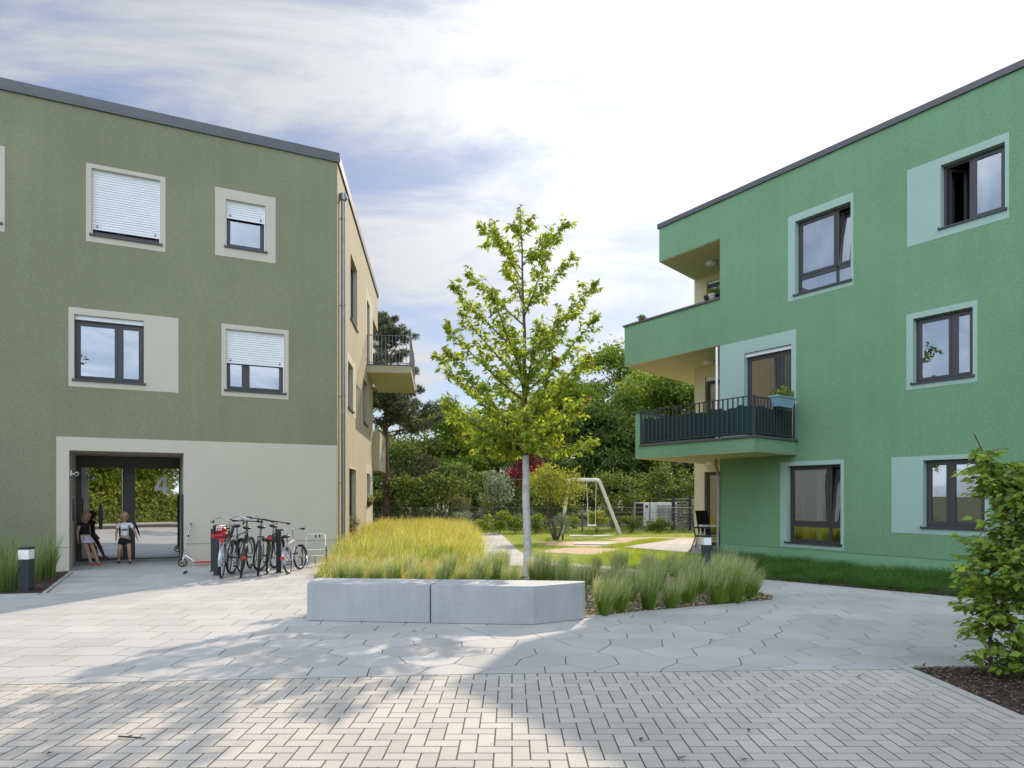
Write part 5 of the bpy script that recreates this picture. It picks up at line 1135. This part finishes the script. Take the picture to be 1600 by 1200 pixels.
p = PO(-2.55, 0, .12); pot(p[0], p[1], 6.886, .10, .08, 'terracotta', 'leaf_s', .13, .12, 'small terracotta pot at the far left of the parapet', 203, group='plant pots on the loggia parapet')
p = PS((T5[0]+T5[1])/2, 0, -.02); pot(p[0], p[1], T5[2]+.004, .11, .2, 'terracotta', 'leaf_b', .2, .4, 'pot of violet flowers on the ground floor sill of the olive building', 205, 'petal_p')
p = PS((T6[0]+T6[1])/2, 0, -.05); pot(p[0], p[1], T6[2]+.004, .12, .14, 'terracotta', 'leaf_y', .22, .22, 'flower pot on the far ground floor sill of the olive building', 206, 'petal_w')
u4 = PL.uz(430, 600)[0]; p = PL(u4, 0, .17+.12); pot(p[0], p[1], W4[2]+.03, .07, .13, 'white', 'leaf_b', .07, .1, 'small white flower pot behind the half shuttered first floor window', 207, 'petal_w')
def planter():
    P = lambda u, z, v: (WB[0]+dN[0]*v+dN[1]*u, WB[1]+dN[1]*v-dN[0]*u, z); u = 0.03; t = thing('balcony_planter', P(u, 3.58, -.95), 'pale blue planter box with flowers hooked on the balcony rail', 'planter'); A = lambda v, z, du: P(u+du, z, v)
    mb = MB(); a, b, z0, z1 = -1.22, -.42, 3.62, 3.86
    mb.box8([A(a+.07, z0, -.03), A(b-.07, z0, -.03), A(b-.07, z0, .13), A(a+.07, z0, .13), A(a, z1, -.05), A(b, z1, -.05), A(b, z1, .16), A(a, z1, .16)])
    mb.box8([A(a-.015, z1-.03, -.062), A(b+.015, z1-.03, -.062), A(b+.015, z1-.03, .178), A(a-.015, z1-.03, .178), A(a-.015, z1+.003, -.062), A(b+.015, z1+.003, -.062), A(b+.015, z1+.003, .178), A(a-.015, z1+.003, .178)])
    mb.build('box', M['bluepl'], t); g = np.random.default_rng(77)
    n = 420; vv = g.uniform(a, b, n); pos = np.array([A(v, 3.87+abs(g.normal())*.055, g.uniform(-.04, .15)) for v in vv])-np.array(t.location); Ls = g.uniform(.04, .08, n); leaves_obj('leaves', pos, rand_unit(n, g)+np.array([0, 0, .6]), rand_unit(n, g), Ls, Ls*.5, M['leaf_b'], t)
    n = 60; pos = np.array([A(g.normal(-.78, .05), 3.9+g.random()*.2, .05) for _ in range(n)])-np.array(t.location); leaves_obj('yellow_leaves', pos, rand_unit(n, g)+np.array([0, 0, .9]), rand_unit(n, g), np.full(n, .08), np.full(n, .03), M['leaf_y'], t)
    n = 26; pos = np.array([A(g.normal(-.9, .05), 3.93+g.random()*.04, .03) for _ in range(n)])-np.array(t.location); leaves_obj('flowers', pos, rand_unit(n, g), rand_unit(n, g), np.full(n, .05), np.full(n, .045), M['petal_w'], t)
planter()

# ------------------------------------------------------------------ bicycles
def wheel(mb_t, mb_r, mb_s, c, R, tw=.02, nsp=28):
    cx, cz = c; n = 36
    mb_t.tube([(cx+(R-tw)*math.cos(2*PI*k/n), 0, cz+(R-tw)*math.sin(2*PI*k/n)) for k in range(n)], tw, 8, closed=True)
    r2 = R-2*tw-.004; mb_r.tube([(cx+r2*math.cos(2*PI*k/n), 0, cz+r2*math.sin(2*PI*k/n)) for k in range(n)], .010, 6, closed=True)
    mb_r.tube([(cx, -.035, cz), (cx, .035, cz)], .022, 8)
    for k in range(nsp):
        a = 2*PI*k/nsp; b = a+(.5 if k % 4 < 2 else -.5); s = .025 if k % 2 else -.025
        mb_s.tube([(cx+.02*math.cos(b), s, cz+.02*math.sin(b)), (cx+r2*math.cos(a), 0, cz+r2*math.sin(a))], .0013, 3, caps=False)
def bicycle(loc, ang, lean, label, fm, R=.34, wb=1.06, bar='flat', mud=True, rack=True, basket=False, steer=0.0, sm='black', barm='black', sc=1.0, reflector=True, barz=1.08):
    t = thing('bicycle', (0, 0, 0), label, 'bicycle', 'bicycles parked at the stands')
    bb = (.43*wb/1.06, .28); st = (.26*wb/1.06, .80*R/.34); hd = (.80*wb/1.06, .86*R/.34); hd0 = (.84*wb/1.06, .68*R/.34)
    V = lambda p, y=0: (p[0], y, p[1])
    def rot(m):    # steering about the head tube
        ax = Vector((hd[0]-hd0[0], 0, hd[1]-hd0[1])).normalized(); o = Vector(V(hd)); m.xform(Matrix.Translation(o) @ Matrix.Rotation(steer, 4, ax) @ Matrix.Translation(-o)); return m
    fr = MB(); fr.tube([V(bb), V(hd0)], .018, 8); fr.tube([V((st[0]+.02, st[1]-.03)), V((hd[0], hd[1]-.03))], .015, 8); fr.tube([V(bb), V(st)], .016, 8)
    for y in (-.05, .05): fr.tube([V(bb, y*.5), V((0, R), y)], .009, 6); fr.tube([V((st[0]+.01, st[1]-.04), y*.2), V((0, R), y)], .008, 6)
    fr.tube([V(hd0), V(hd)], .02, 8); fr.build('frame', fm, t)
    fk = MB()
    for y in (-.045, .045): fk.tube([V(hd0, y*.8), V((wb-.06, R+.16), y), V((wb, R), y)], .011, 6)
    fk.tube([V(hd0, -.045), V(hd0, .045)], .014, 6); rot(fk).build('fork', fm, t)
    for k, c in enumerate(((0, R), (wb, R))):
        a, b, s = MB(), MB(), MB(); wheel(a, b, s, c, R)
        if k: rot(a); rot(b); rot(s)
        w = a.build('wheel', M['rubber'], t); w.name = 'wheel'; b.build('rim', M['steel'], w); s.build('spokes', M['chrome'], w)
    hb = MB(); tp = (hd[0]-.02, barz*R/.34 if R < .33 else barz)
    hb.tube([V(hd), V(tp)], .012, 6)
    if bar == 'flat': pts = [(tp[0]-.05, -.31, tp[1]-.0), (tp[0], -.12, tp[1]+.0), (tp[0]+.02, 0, tp[1]), (tp[0], .12, tp[1]), (tp[0]-.05, .31, tp[1])]
    else: pts = [(tp[0]-.22, -.28, tp[1]-.02), (tp[0]-.1, -.29, tp[1]+.04), (tp[0]+.04, -.2, tp[1]+.08), (tp[0]+.06, 0, tp[1]+.01), (tp[0]+.04, .2, tp[1]+.08), (tp[0]-.1, .29, tp[1]+.04), (tp[0]-.22, .28, tp[1]-.02)]
    hb.tube(pts, .011, 8); rot(hb); ho = hb.build('handlebar', M[barm], t)
    for s_, n_ in ((0, 1), (-1, -2)):
        gp = MB(); gp.tube([pts[s_], Vector(pts[s_]).lerp(Vector(pts[n_]), .55)], .018, 8)
        p_ = Vector(pts[s_]).lerp(Vector(pts[n_]), .65); gp.tube([Vector(pts[s_]).lerp(Vector(pts[n_]), .54), p_, p_+Vector((.06, .06*(-1 if s_ == 0 else 1), -.03))], .007, 5)
        rot(gp).build('grip', M['black'], ho)
    sd = MB(); z = .96*R/.34 if R < .33 else .97; x = st[0]-.06
    sd.tube([V(st), V((x+.03, z-.02))], .013, 8); sd.build('seat_post', M['steel'], t)
    sd = MB(); sd.ball((x-.03, 0, z), (.12, .085, .035)); sd.ball((x+.1, 0, z+.005), (.12, .032, .026)); sd.build('saddle', M['black'], t)
    cr = MB(); cr.tube([(bb[0], -.07, bb[1]), (bb[0], .07, bb[1])], .012, 6); cr.tube([(bb[0], .07, bb[1]), (bb[0]+.12, .08, bb[1]-.11)], .009, 6); cr.tube([(bb[0], -.07, bb[1]), (bb[0]-.12, -.08, bb[1]+.11)], .009, 6)
    n = 24; cr.tube([(bb[0]+.09*math.cos(2*PI*k/n), .05, bb[1]+.09*math.sin(2*PI*k/n)) for k in range(n)], .005, 4, closed=True); cr.tube([(bb[0], .05, bb[1]+.09), (0, .045, R+.035)], .004, 4); cr.tube([(bb[0], .05, bb[1]-.09), (0, .045, R-.035)], .004, 4)
    cr.build('crank', M['steel'], t)
    for s_, y in ((1, .12), (-1, -.12)):
        pd = MB(); cx = bb[0]+s_*.12; cz = bb[1]-s_*.11; pd.box(cx-.045, cx+.045, y-.045, y+.045, cz-.012, cz+.012); pd.build('pedal', M['black'], t)
    if mud:
        for k, c in enumerate(((0, R), (wb, R))):
            m_ = MB(); a0, a1 = ((.35, 3.35), (.1, 2.6))[k]; r3 = R+.025; prev = None; n = 16
            for j in range(n+1):
                a = a0+(a1-a0)*j/n; cur = [(c[0]+(r3-(.008 if abs(y) > .02 else 0))*math.cos(a), y, c[1]+(r3-(.008 if abs(y) > .02 else 0))*math.sin(a)) for y in (-.032, -.012, .012, .032)]
                if prev:
                    for q_ in range(3): m_.quad(prev[q_], prev[q_+1], cur[q_+1], cur[q_])
                prev = cur
            if k: rot(m_)
            m_.build('mudguard', M['steel'] if barm == 'chrome' else M['black'], t)
    if rack:
        rk = MB(); z = R*2+.09; x0 = -.20; x1 = .22
        for y in (-.06, .06): rk.tube([(x0, y, z), (x1, y, z)], .006, 6); rk.tube([(x0+.1, y, z), (0, y, R)], .005, 5)
        for k in range(4): rk.tube([(x0+k*.13, -.06, z), (x0+k*.13, .06, z)], .005, 5)
        rk.build('rack', M['black'] if barm == 'black' else M['steel'], t)
    if reflector:
        rf = MB(); rf.box(-.245 if rack else -R-.04, -.225 if rack else -R-.02, -.04, .04, (R*2+.03 if rack else R+.05), (R*2+.09 if rack else R+.11)); rf.build('rear_light', M['red'], t)
    if basket:
        bk = MB(); z0, z1 = R*2+.1, R*2+.34
        def rct(e, z): return [(-.21-e, -.13-e, z), (.17+e, -.13-e, z), (.17+e, .13+e, z), (-.21-e, .13+e, z)]
        for k in range(6): bk.tube(rct(.008*k, z0+(z1-z0)*k/5), .004, 4, closed=True)
        for k in range(11):
            for s_ in (-1, 1): x = -.21+.038*k; bk.tube([(x, s_*.13, z0), (x, s_*.17, z1)], .003, 3)
        for k in range(8):
            for (xx, e) in ((-.21, -.04), (.17, .04)): y = -.13+.037*k; bk.tube([(xx, y, z0), (xx+e, y*1.3, z1)], .003, 3)
        bk.build('basket', M['black'], t)
    t.location = (*loc, 0.0); t.rotation_mode = 'XYZ'; t.rotation_euler = (lean, 0, ang); t.scale = (sc, sc, sc); return t
def ang(a, b): return math.atan2(b[1]-a[1], b[0]-a[0])
M['paint_dk'] = mat('dark_bike_paint', (0.03, 0.035, 0.04), .3); M['paint_silver'] = mat('silver_lilac_bike_paint', (0.42, 0.42, 0.50), .3, metal=.4); M['paint_white'] = mat('white_lilac_bike_paint', (0.62, 0.58, 0.70), .3); M['paint_gr'] = mat('dark_green_bike_paint', (0.02, 0.05, 0.045), .3)
b1 = G(346, 904); bicycle(b1, ang(b1, (-5.93, 14.37)), .05, 'dark city bicycle with swept chrome handlebars and red things in its rear basket', M['paint_gr'], bar='swept', barm='chrome', basket=True, barz=1.06)
b2 = G(376, 903); bicycle(b2, ang(b2, (-5.70, 14.35)), .12, 'black bicycle with dark knobbly tyres beside the one with the red basket', M['paint_dk'], rack=False, steer=.25, R=.345, barz=1.08)
b3 = G(403, 900.5); bicycle(b3, ang(b3, (-5.50, 14.72)), .07, 'silver bicycle with black handlebars, left of the dark post', M['paint_silver'], steer=-.5, R=.345, barz=1.1, reflector=False)
b4 = G(418, 896); bicycle(b4, ang(b4, (-5.3, 15.2)), .10, 'black bicycle just left of the dark post, leaning on the silver one', M['paint_dk'], steer=-.3, barz=1.04)
b5 = G(451, 897); bicycle(b5, ang(b5, (-4.58, 14.9)), -.12, "child's white and lilac bicycle right of the dark post", M['paint_white'], R=.27, wb=.86, bar='flat', barm='chrome', rack=False, steer=-.25, barz=1.12)
b6 = G(362, 897); bicycle(b6, ang(b6, (-5.72, 15.1)), .02, 'black bicycle wedged behind the two leftmost bicycles', M['paint_dk'], rack=True, steer=.1, R=.34, bar='swept', barm='chrome', barz=1.08)
# red things carried in the basket
def bundle():
    a = ang(b1, (-5.93, 14.37)); c = Vector((b1[0], b1[1], 0))+Vector((math.cos(a), math.sin(a), 0))*-.02
    t = thing('helmet', (c.x, c.y, .80), 'red and white child helmet lying in the rear basket of the leftmost bicycle', 'helmet')
    mb = MB(); mb.ball((c.x, c.y, .93), (.10, .115, .085)); mb.build('shell', M['red'], t)
    mb = MB()
    for k in (-1, 0, 1): mb.tube([(c.x+.045*k+.12*math.cos(s)*0, c.y-.12*math.cos(s), .93+.09*math.sin(s)) for s in [PI*j/10 for j in range(11)]], .013, 6)
    mb.build('stripe', M['white'], t)
    t = thing('bag', (c.x, c.y, .80), 'red cloth bag bulging over the rear basket edge of the leftmost bicycle', 'bag'); mb = MB(); mb.ball((c.x-.02, c.y-.08, .82), (.14, .08, .06)); mb.ball((c.x+.06, c.y-.06, .85), (.08, .07, .055)); mb.build('cloth', M['red'], t)
bundle()
# stands
for i, (px, py, w, lab) in enumerate(((333.5, 893, .10, 'dark flat bicycle stand post, rear one at the leftmost bicycle'), (338, 899, .09, 'dark flat bicycle stand post at the rear wheel of the leftmost bicycle'), (435.5, 894.5, .095, 'dark flat bicycle stand post between black bicycle and child bicycle'))):
    x, y = G(px, py); t = thing('bike_stand', (x, y, 0), lab, 'bike stand', 'bike stands'); mb = MB(); mb.box(x-w/2, x+w/2, y-.02, y+.02, 0, .90); mb.build('post', M['anthra'], t); mb = MB(); mb.box(x-w/2-.02, x+w/2+.02, y-.05, y+.05, .001, .01); mb.build('base_plate', M['anthra'], t)
x, y = G(483, 886); t = thing('bike_stand', (x, y, 0), 'small galvanised hoop standing in front of the trailer', 'bike stand'); mb = MB(); mb.tube([(x-.03, y-.1, 0), (x+.0, y, .18), (x+.02, y, .26), (x+.07, y+.02, .27), (x+.12, y+.05, .24), (x+.12, y+.05, 0)], .013, 8); mb.build('hoop', M['steel'], t)
# trailer frame
def trailer():
    t = thing('bike_trailer', (-4.6, 15.2, 0), 'silver tube bicycle trailer frame on two wheels against the wall', 'bicycle trailer')
    A = Vector((-4.75, 11.35, 0)); B = Vector((-4.02, 11.55, 0)); A = Vector((*G(472, 884), 0)); B = Vector((*G(510, 883), 0)); d = (B-A).normalized(); n = Vector((-d.y, d.x, 0)); z = Vector((0, 0, 1))
    mb = MB(); mb.tube([A+z*.22+d*.05, A+z*.68+d*.10+n*.25, A+z*.70+d*.14+n*.28, B+z*.70-d*.06+n*.28, B+z*.68-d*.03+n*.25, B+z*.22], .012, 8); mb.tube([A+z*.36+d*.07, B+z*.36-d*.03], .01, 8); mb.tube([A+z*.22+d*.04, B+z*.22], .012, 8); mb.tube([A+z*.62+n*.22+d*.1, A+z*.34-n*.1+d*.07], .009, 6)
    mb.tube([A+z*.22+d*.1, A+z*.22+d*.1-n*.3, A+z*.07+d*.15-n*.35], .011, 8); mb.build('frame', M['chrome'], t)
    for P0_ in (A, B):
        a, b, s = MB(), MB(), MB(); wheel(a, b, s, (0, .22), .22, .017, 16); Mx = Matrix.Translation(P0_) @ Matrix.Rotation(math.atan2(n.y, n.x), 4, 'Z')
        w = a.xform(Mx).build('wheel', M['rubber'], t); b.xform(Mx).build('rim', M['red'] if P0_ is B else M['steel'], w); s.xform(Mx).build('spokes', M['chrome'], w)
    mb = MB(); 
    for k in (.55, .72): p_ = A.lerp(B, k)+z*.69+n*.28; mb.box(p_.x-.012, p_.x+.012, p_.y-.01, p_.y+.01, p_.z-.07, p_.z)
    mb.build('clip', M['black'], t)
trailer()
# scooter against the wall
def scooter():
    a = Vector((*G(285, 886), 0)); b = Vector((-6.62, 15.50, 0)); d = (b-a).normalized(); z = Vector((0, 0, 1)); t = thing('kick_scooter', tuple(a), 'silver kick scooter with a red deck edge leaning by the entrance corner', 'scooter')
    for p_, r_ in ((a, .10), (b, .095)):
        w = MB(); s = MB(); rr_ = MB(); c = p_+z*r_; n = 20; w.tube([c+d*(r_-.014)*math.cos(2*PI*k/n)+z*(r_-.014)*math.sin(2*PI*k/n) for k in range(n)], .014, 8, closed=True)
        for k in range(5): s.tube([c, c+d*(r_-.025)*math.cos(2*PI*k/5)+z*(r_-.025)*math.sin(2*PI*k/5)], .008, 5)
        wo = w.build('wheel', M['rubber'], t); s.build('rim', M['black'], wo)
    mb = MB(); top = a+z*.96+d*.17; mb.tube([a+z*.10, a+z*.20+d*.01, top], .014, 8); mb.tube([a+z*.16+d*.01, a+z*.26+d*.06, a+z*.10+d*.26], .018, 8); mb.build('stem', M['chrome'], t)
    dp = MB(); nrm = Vector((-d.y, d.x, 0)); c0 = a+d*.24+z*.085; c1 = b-d*.10+z*.085
    dp.box8([tuple(c0-nrm*.05), tuple(c1-nrm*.05), tuple(c1+nrm*.05), tuple(c0+nrm*.05), tuple(c0-nrm*.05+z*.03), tuple(c1-nrm*.05+z*.03), tuple(c1+nrm*.05+z*.03), tuple(c0+nrm*.05+z*.03)]); dp.build('deck', M['red'], t)
    hb = MB(); q_ = Vector((.25, -.6, 0)).normalized(); hb.tube([top-q_*.16, top, top+q_*.12], .015, 8); hb.tube([a.lerp(top, .70)+z*.0, a.lerp(top, .74)], .022, 8); hb.build('handlebar', M['black'], t)
    st = MB(); st.tube([a+z*.0+d*.10+Vector((0, -.3, .0)), a+d*.05+Vector((0, -.28, .10))], .012, 6)
scooter()
x, y = G(287, 897); t = thing('debris', (x, y, 0), 'small black scrap lying on the paving below the scooter', 'scrap'); mb = MB(); mb.tube([(x, y, .01), (x-.02, y+.12, .03), (x-.04, y+.25, .02)], [.02, .03, .01], 6); mb.build('scrap', M['black'], t)

# ------------------------------------------------------------------ children
M['skin'] = mat('skin', (0.50, 0.29, 0.20), .6); M['blond'] = mat('blond_hair', (0.45, 0.31, 0.16), .7, var=.2, vscale=60); M['auburn'] = mat('light_brown_hair', (0.34, 0.19, 0.10), .7, var=.2, vscale=60)
M['navy'] = mat('navy_cotton', (0.012, 0.014, 0.03), .9); M['blackc'] = mat('black_cotton', (0.008, 0.008, 0.009), .9); M['whitec'] = mat('white_cotton', (.85, .86, .9), .9)
M['skirt'] = mat('patterned_pink_white_cotton', (.70, .62, .70), .9, alt=(.06, .06, .14), altscale=26, altlo=.60, althi=.64); M['pink'] = mat('pink_shoe', (.62, .12, .2), .6); M['darkp'] = mat('dark_grey_print', (.05, .07, .10), .9)
def skin_obj(name, chains, m, parent, lvl=2):
    """chains: list of [(pos, radius), ...]; first chain is the root, others start from a named joint by index (chain, i)"""
    vs = []; es = []; rs = []; roots = []; idx = {}
    for ci, ch in enumerate(chains):
        start = ch[0]; prev = None
        if isinstance(start, tuple) and len(start) == 2 and isinstance(start[0], int): prev = idx[start]; ch2 = ch[1:]; off = 1
        else: ch2 = ch; off = 0; roots.append(len(vs))
        for k, (p_, r_) in enumerate(ch2):
            vs.append(tuple(p_)); rs.append(r_); idx[(ci, k+off)] = len(vs)-1
            if prev is not None: es.append((prev, len(vs)-1))
            prev = len(vs)-1
    me = bpy.data.meshes.new(name); me.from_pydata(vs, es, []); o = obj(name, me, parent, m); md = o.modifiers.new('skin', 'SKIN'); md.use_smooth_shade = True
    sv = me.skin_vertices[0].data
    for i, r_ in enumerate(rs): sv[i].radius = (r_, r_) if not isinstance(r_, tuple) else r_; sv[i].use_root = i in roots
    sb = o.modifiers.new('sub', 'SUBSURF'); sb.levels = lvl; sb.render_levels = lvl; return o
def child(loc, face, label, J, hairm, shirtm, lowm, shoem, long_hair=False, print_=False, head_tilt=0.0):
    """J: joints in metres, +x to the figure's front, y to its left"""
    t = thing('person', (0, 0, 0), label, 'person'); V3 = Vector
    def fingers(h, dirv, out):
        ch = []; s = V3(dirv).normalized(); w = V3((1, 0, 0)) if abs(s.x) < .8 else V3((0, 1, 0)); w = (w-s*w.dot(s)).normalized()
        for k, L_ in enumerate((.036, .042, .039, .030)): b_ = V3(h)+w*(.021-.014*k); ch.append([(b_, .0062), (b_+s*L_*.6+V3((.003, 0, 0)), .0055), (b_+s*L_+V3((.008, 0, 0)), .0045)])
        b_ = V3(h)-s*.03+w*.02; ch.append([(b_, .0075), (b_+w*.018+s*.016, .0065), (b_+w*.022+s*.034, .005)]); return ch
    hd = V3(J['head']); nk = V3(J['neck']); ch0 = [(V3(J['pelvis']), (.085, .075)), (V3(J['waist']), (.078, .066)), (V3(J['chest']), (.092, .070)), (nk-V3((0, 0, .03)), (.05, .05)), (nk, .032)]
    chains = [ch0]
    for s in 'LR':
        chains.append([(0, 3), (V3(J['sh'+s]), .036), (V3(J['el'+s]), .026), (V3(J['wr'+s]), .018), (V3(J['wr'+s])+(V3(J['wr'+s])-V3(J['el'+s])).normalized()*.05, (.026, .013))])
        chains.append([(0, 0), (V3(J['hip'+s]), .066), (V3(J['kn'+s]), .043), ((V3(J['kn'+s])*.6+V3(J['an'+s])*.4), .044), (V3(J['an'+s]), .026), (V3(J['an'+s])+V3((.06, 0, -.035)), .022), (V3(J['an'+s])+V3((.11, 0, -.042)), .016)])
    for s in 'LR':
        d_ = (V3(J['wr'+s])-V3(J['el'+s])).normalized(); chains += fingers(V3(J['wr'+s])+d_*.07, d_, s)
    chains.append([(nk-V3((0, 0, .01)), .03), (nk+V3((.01, 0, .03)), .034), (hd-V3((-.01, 0, .05)), (.068, .061)), (hd+V3((0, 0, .0)), (.092, .081)), (hd+V3((-.008, 0, .055)), (.078, .069))])
    body = skin_obj('body', chains, M['skin'], t)
    HS = 1.12
    Rm = Matrix.Translation(hd) @ Matrix.Rotation(head_tilt, 4, 'Y') @ Matrix.Rotation(J.get('turn', 0), 4, 'Z') @ Matrix.Scale(HS, 4)
    f = MB(); f.ball((.085, 0, -.012), (.016, .012, .017)); 
    for s in (-1, 1): f.ball((-.002, s*.076, -.005), (.018, .010, .026))
    f.xform(Rm); f.build('face', M['skin'], t, local=True)
    e = MB()
    for s in (-1, 1): e.ball((.077, s*.030, .006), (.006, .011, .006)); e.tube([(.080, s*.018, .026), (.078, s*.044, .026)], .003, 5)
    e.xform(Rm).build('eyes', M['anthra'], t, local=True)
    e = MB(); e.tube([(.080, -.02, -.045), (.084, 0, -.047), (.080, .02, -.045)], .0045, 6); e.xform(Rm).build('mouth', M['pink'], t, local=True)
    h = MB(); rr = random.Random(len(label)); seg = 26; rg = 14; vs = []; fs = []
    for i in range(rg+1):
        th = PI*.60*i/rg
        for k in range(seg):
            a = 2*PI*k/seg; fr = max(0, math.cos(a)); cut = 1-.42*fr**.7; thh = th*cut if not long_hair else th*(1-.42*fr**.7+.1*(1-fr)); rad = 1.0+.035*rr.random()
            vs.append((-.008+.098*rad*math.sin(thh)*math.cos(a), .090*rad*math.sin(thh)*math.sin(a), .012+.104*rad*math.cos(thh)))
    for i in range(rg):
        for k in range(seg): fs.append((i*seg+k, (i+1)*seg+k, (i+1)*seg+(k+1) % seg, i*seg+(k+1) % seg))
    h.add(vs, fs, 0, True)
    if long_hair: h.tube([(-.09, 0, .03), (-.135, 0, .0), (-.15, 0, -.07), (-.13, 0, -.13)], [.03, .032, .028, .01], 10)
    h.xform(Rm); h.build('hair', M[hairm], t, local=True)
    # shirt
    sl = lambda s, f_: V3(J['sh'+s]).lerp(V3(J['el'+s]), f_); wst = V3(J['waist']); pv = V3(J['pelvis'])
    ch = [[(pv+V3((0, 0, .035)), (.108, .094)), (wst, (.100, .086)), (V3(J['chest']), (.112, .088)), (nk-V3((0, 0, .035)), (.062, .056))]]
    for s in 'LR': ch.append([(0, 3), (V3(J['sh'+s]), .050), (sl(s, .55 if print_ else .25), .046)])
    skin_obj('shirt', ch, M[shirtm], t)
    if print_:
        p_ = MB(); c_ = V3(J['chest'])+V3((.0, 0, -.045)); g_ = random.Random(4)
        # dark abstract print, an irregular fan of strokes just proud of the cloth
        for k in range(9):
            y0 = -.055+.0135*k; za = c_.z+.030-.003*abs(k-5)+g_.uniform(-.006, .006); zb = za-.012-.022*math.sin(PI*(k+1)/10)-g_.uniform(0, .016)
            for (ya, yb) in ((y0, y0+.0125),): x_ = c_.x+.104-.9*(abs(y0+.006)/.10)**2*.05; p_.box(x_, x_+.006, ya, yb, zb, za)
        p_.build('shirt_print', M['darkp'], t, local=True)
    if long_hair:   # short skirt
        k_ = MB(); n = 28; prof = [(.092, .07), (.105, .02), (.125, -.06), (.145, -.135)]; vs = []; fs = []
        dq = (V3(J['hipL'])+V3(J['hipR']))/2; dk = (V3(J['knL'])+V3(J['knR']))/2; dirv = (dk-dq).normalized()
        for (r_, hh) in prof:
            for q_ in range(n): a = 2*PI*q_/n; rr_ = r_*(1+(.05*math.sin(a*7) if hh < 0 else 0)); vs.append(tuple(pv+V3((rr_*.88*math.cos(a), rr_*math.sin(a), 0))-dirv*hh*(1 if True else 1)))
        fs = [(i*n+q_, i*n+(q_+1) % n, (i+1)*n+(q_+1) % n, (i+1)*n+q_) for i in range(len(prof)-1) for q_ in range(n)]; k_.add(vs, fs, 0, True); so = k_.build('skirt', M[lowm], t, local=True)
        sd = so.modifiers.new('s', 'SOLIDIFY'); sd.thickness = .006
    else:
        ch = [[(pv+V3((0, 0, .05)), (.098, .086)), (pv-V3((0, 0, .01)), (.104, .09))]]
        for s in 'LR': ch.append([(0, 1), (V3(J['hip'+s])-V3((0, 0, .03)), .082), (V3(J['hip'+s]).lerp(V3(J['kn'+s]), .62), .072)])
        skin_obj('shorts', ch, M[lowm], t)
    for s in 'LR':
        a_ = V3(J['an'+s]); ch = [[(a_+V3((-.035, 0, -.03)), .030), (a_+V3((.03, 0, -.042)), .028), (a_+V3((.105, 0, -.050)), .026), (a_+V3((.13, 0, -.052)), .018)]]; skin_obj('shoe', ch, M[shoem], t)
    t.location = loc; t.rotation_euler = (0, 0, face); return t
# boy, striding towards the camera and slightly right, head bowed
boyJ = dict(pelvis=(0, 0, .60), waist=(0, 0, .70), chest=(.015, 0, .84), neck=(.03, 0, .965), head=(.06, 0, 1.085), shL=(.02, .125, .92), elL=(.03, .21, .75), wrL=(.10, .26, .60), shR=(.02, -.125, .92), elR=(-.03, -.175, .74), wrR=(.02, -.175, .585),
            hipL=(0, .07, .555), knL=(.10, .10, .33), anL=(.05, .11, .075), hipR=(0, -.07, .555), knR=(.06, -.11, .32), anR=(-.10, -.13, .085), turn=.15)
child((-9.10, 16.05, 0), math.radians(-66), 'small blond boy in white printed T-shirt and dark shorts walking out of the entrance', boyJ, 'blond', 'whitec', 'navy', 'blackc', print_=True, head_tilt=.35)
# girl leaning back on the reveal
gJ = dict(pelvis=(.05, 0, .63), waist=(.03, 0, .73), chest=(.01, 0, .87), neck=(.02, 0, .985), head=(.065, 0, 1.10), shL=(.0, .115, .935), elL=(-.05, .16, .77), wrL=(-.035, .14, .62), shR=(.0, -.115, .935), elR=(.0, -.165, .765), wrR=(-.01, -.15, .60),
          hipL=(.06, .06, .59), knL=(.22, .065, .335), anL=(.36, .06, .075), hipR=(.06, -.06, .59), knR=(.18, -.055, .325), anR=(.27, -.05, .075))
child((-9.86, 15.75, 0), math.radians(-22), 'girl in black top and patterned skirt leaning against the entrance wall beside the door', gJ, 'auburn', 'blackc', 'skirt', 'pink', long_hair=True, head_tilt=.45)

# ------------------------------------------------------------------ small litter on the paving
x, y = G(206, 1154); t = thing('twig', (x, y, 0), 'short dry twig lying on the block paving at the lower left', 'twig'); mb = MB(); mb.tube([(x-.10, y+.02, .008), (x-.03, y, .012), (x+.05, y-.005, .008), (x+.10, y-.012, .006)], [.006, .006, .005, .002], 6); mb.tube([(x-.05, y+.005, .01), (x-.01, y+.03, .012)], .003, 4); mb.build('stick', M['bark'], t)
M['dryleaf'] = mat('dry_leaf', (0.10, 0.065, 0.035), .9)
for i, (px, py, lab) in enumerate(((1158, 1191, 'dark dry leaf near the bottom edge right of centre'), (1061, 1189, 'small dry leaf near the bottom edge, left of the larger one'), (1340, 1060, 'dry leaf on the block border line'), (71, 1182, 'small dry leaf at the bottom left corner'), (645, 988, 'crumb of leaf beside the bench shadow'), (1110, 1003, 'tiny leaf on the grey slabs right of the bench'), (756, 1017, 'curled leaf on the slabs below the bench'), (1000, 1160, 'tiny leaf on the shaded blocks'), (1494, 1012, 'leaf by the hedge kerb'), (1170, 1145, 'pale petal on the shaded blocks'))):
    x, y = G(px, py); o = leaves_obj('fallen_leaf', [(0, 0, .012), (.01, .01, .014)], [(1, .3*i, .3), (-.4, 1, .2)], [(0, .2, 1), (.3, 0, 1)], [.05+.012*(i % 3), .03], [.028, .02], M['dryleaf'], None); o.location = (x, y, 0); tag(o, lab, 'leaf', 'fallen leaves on the paving')
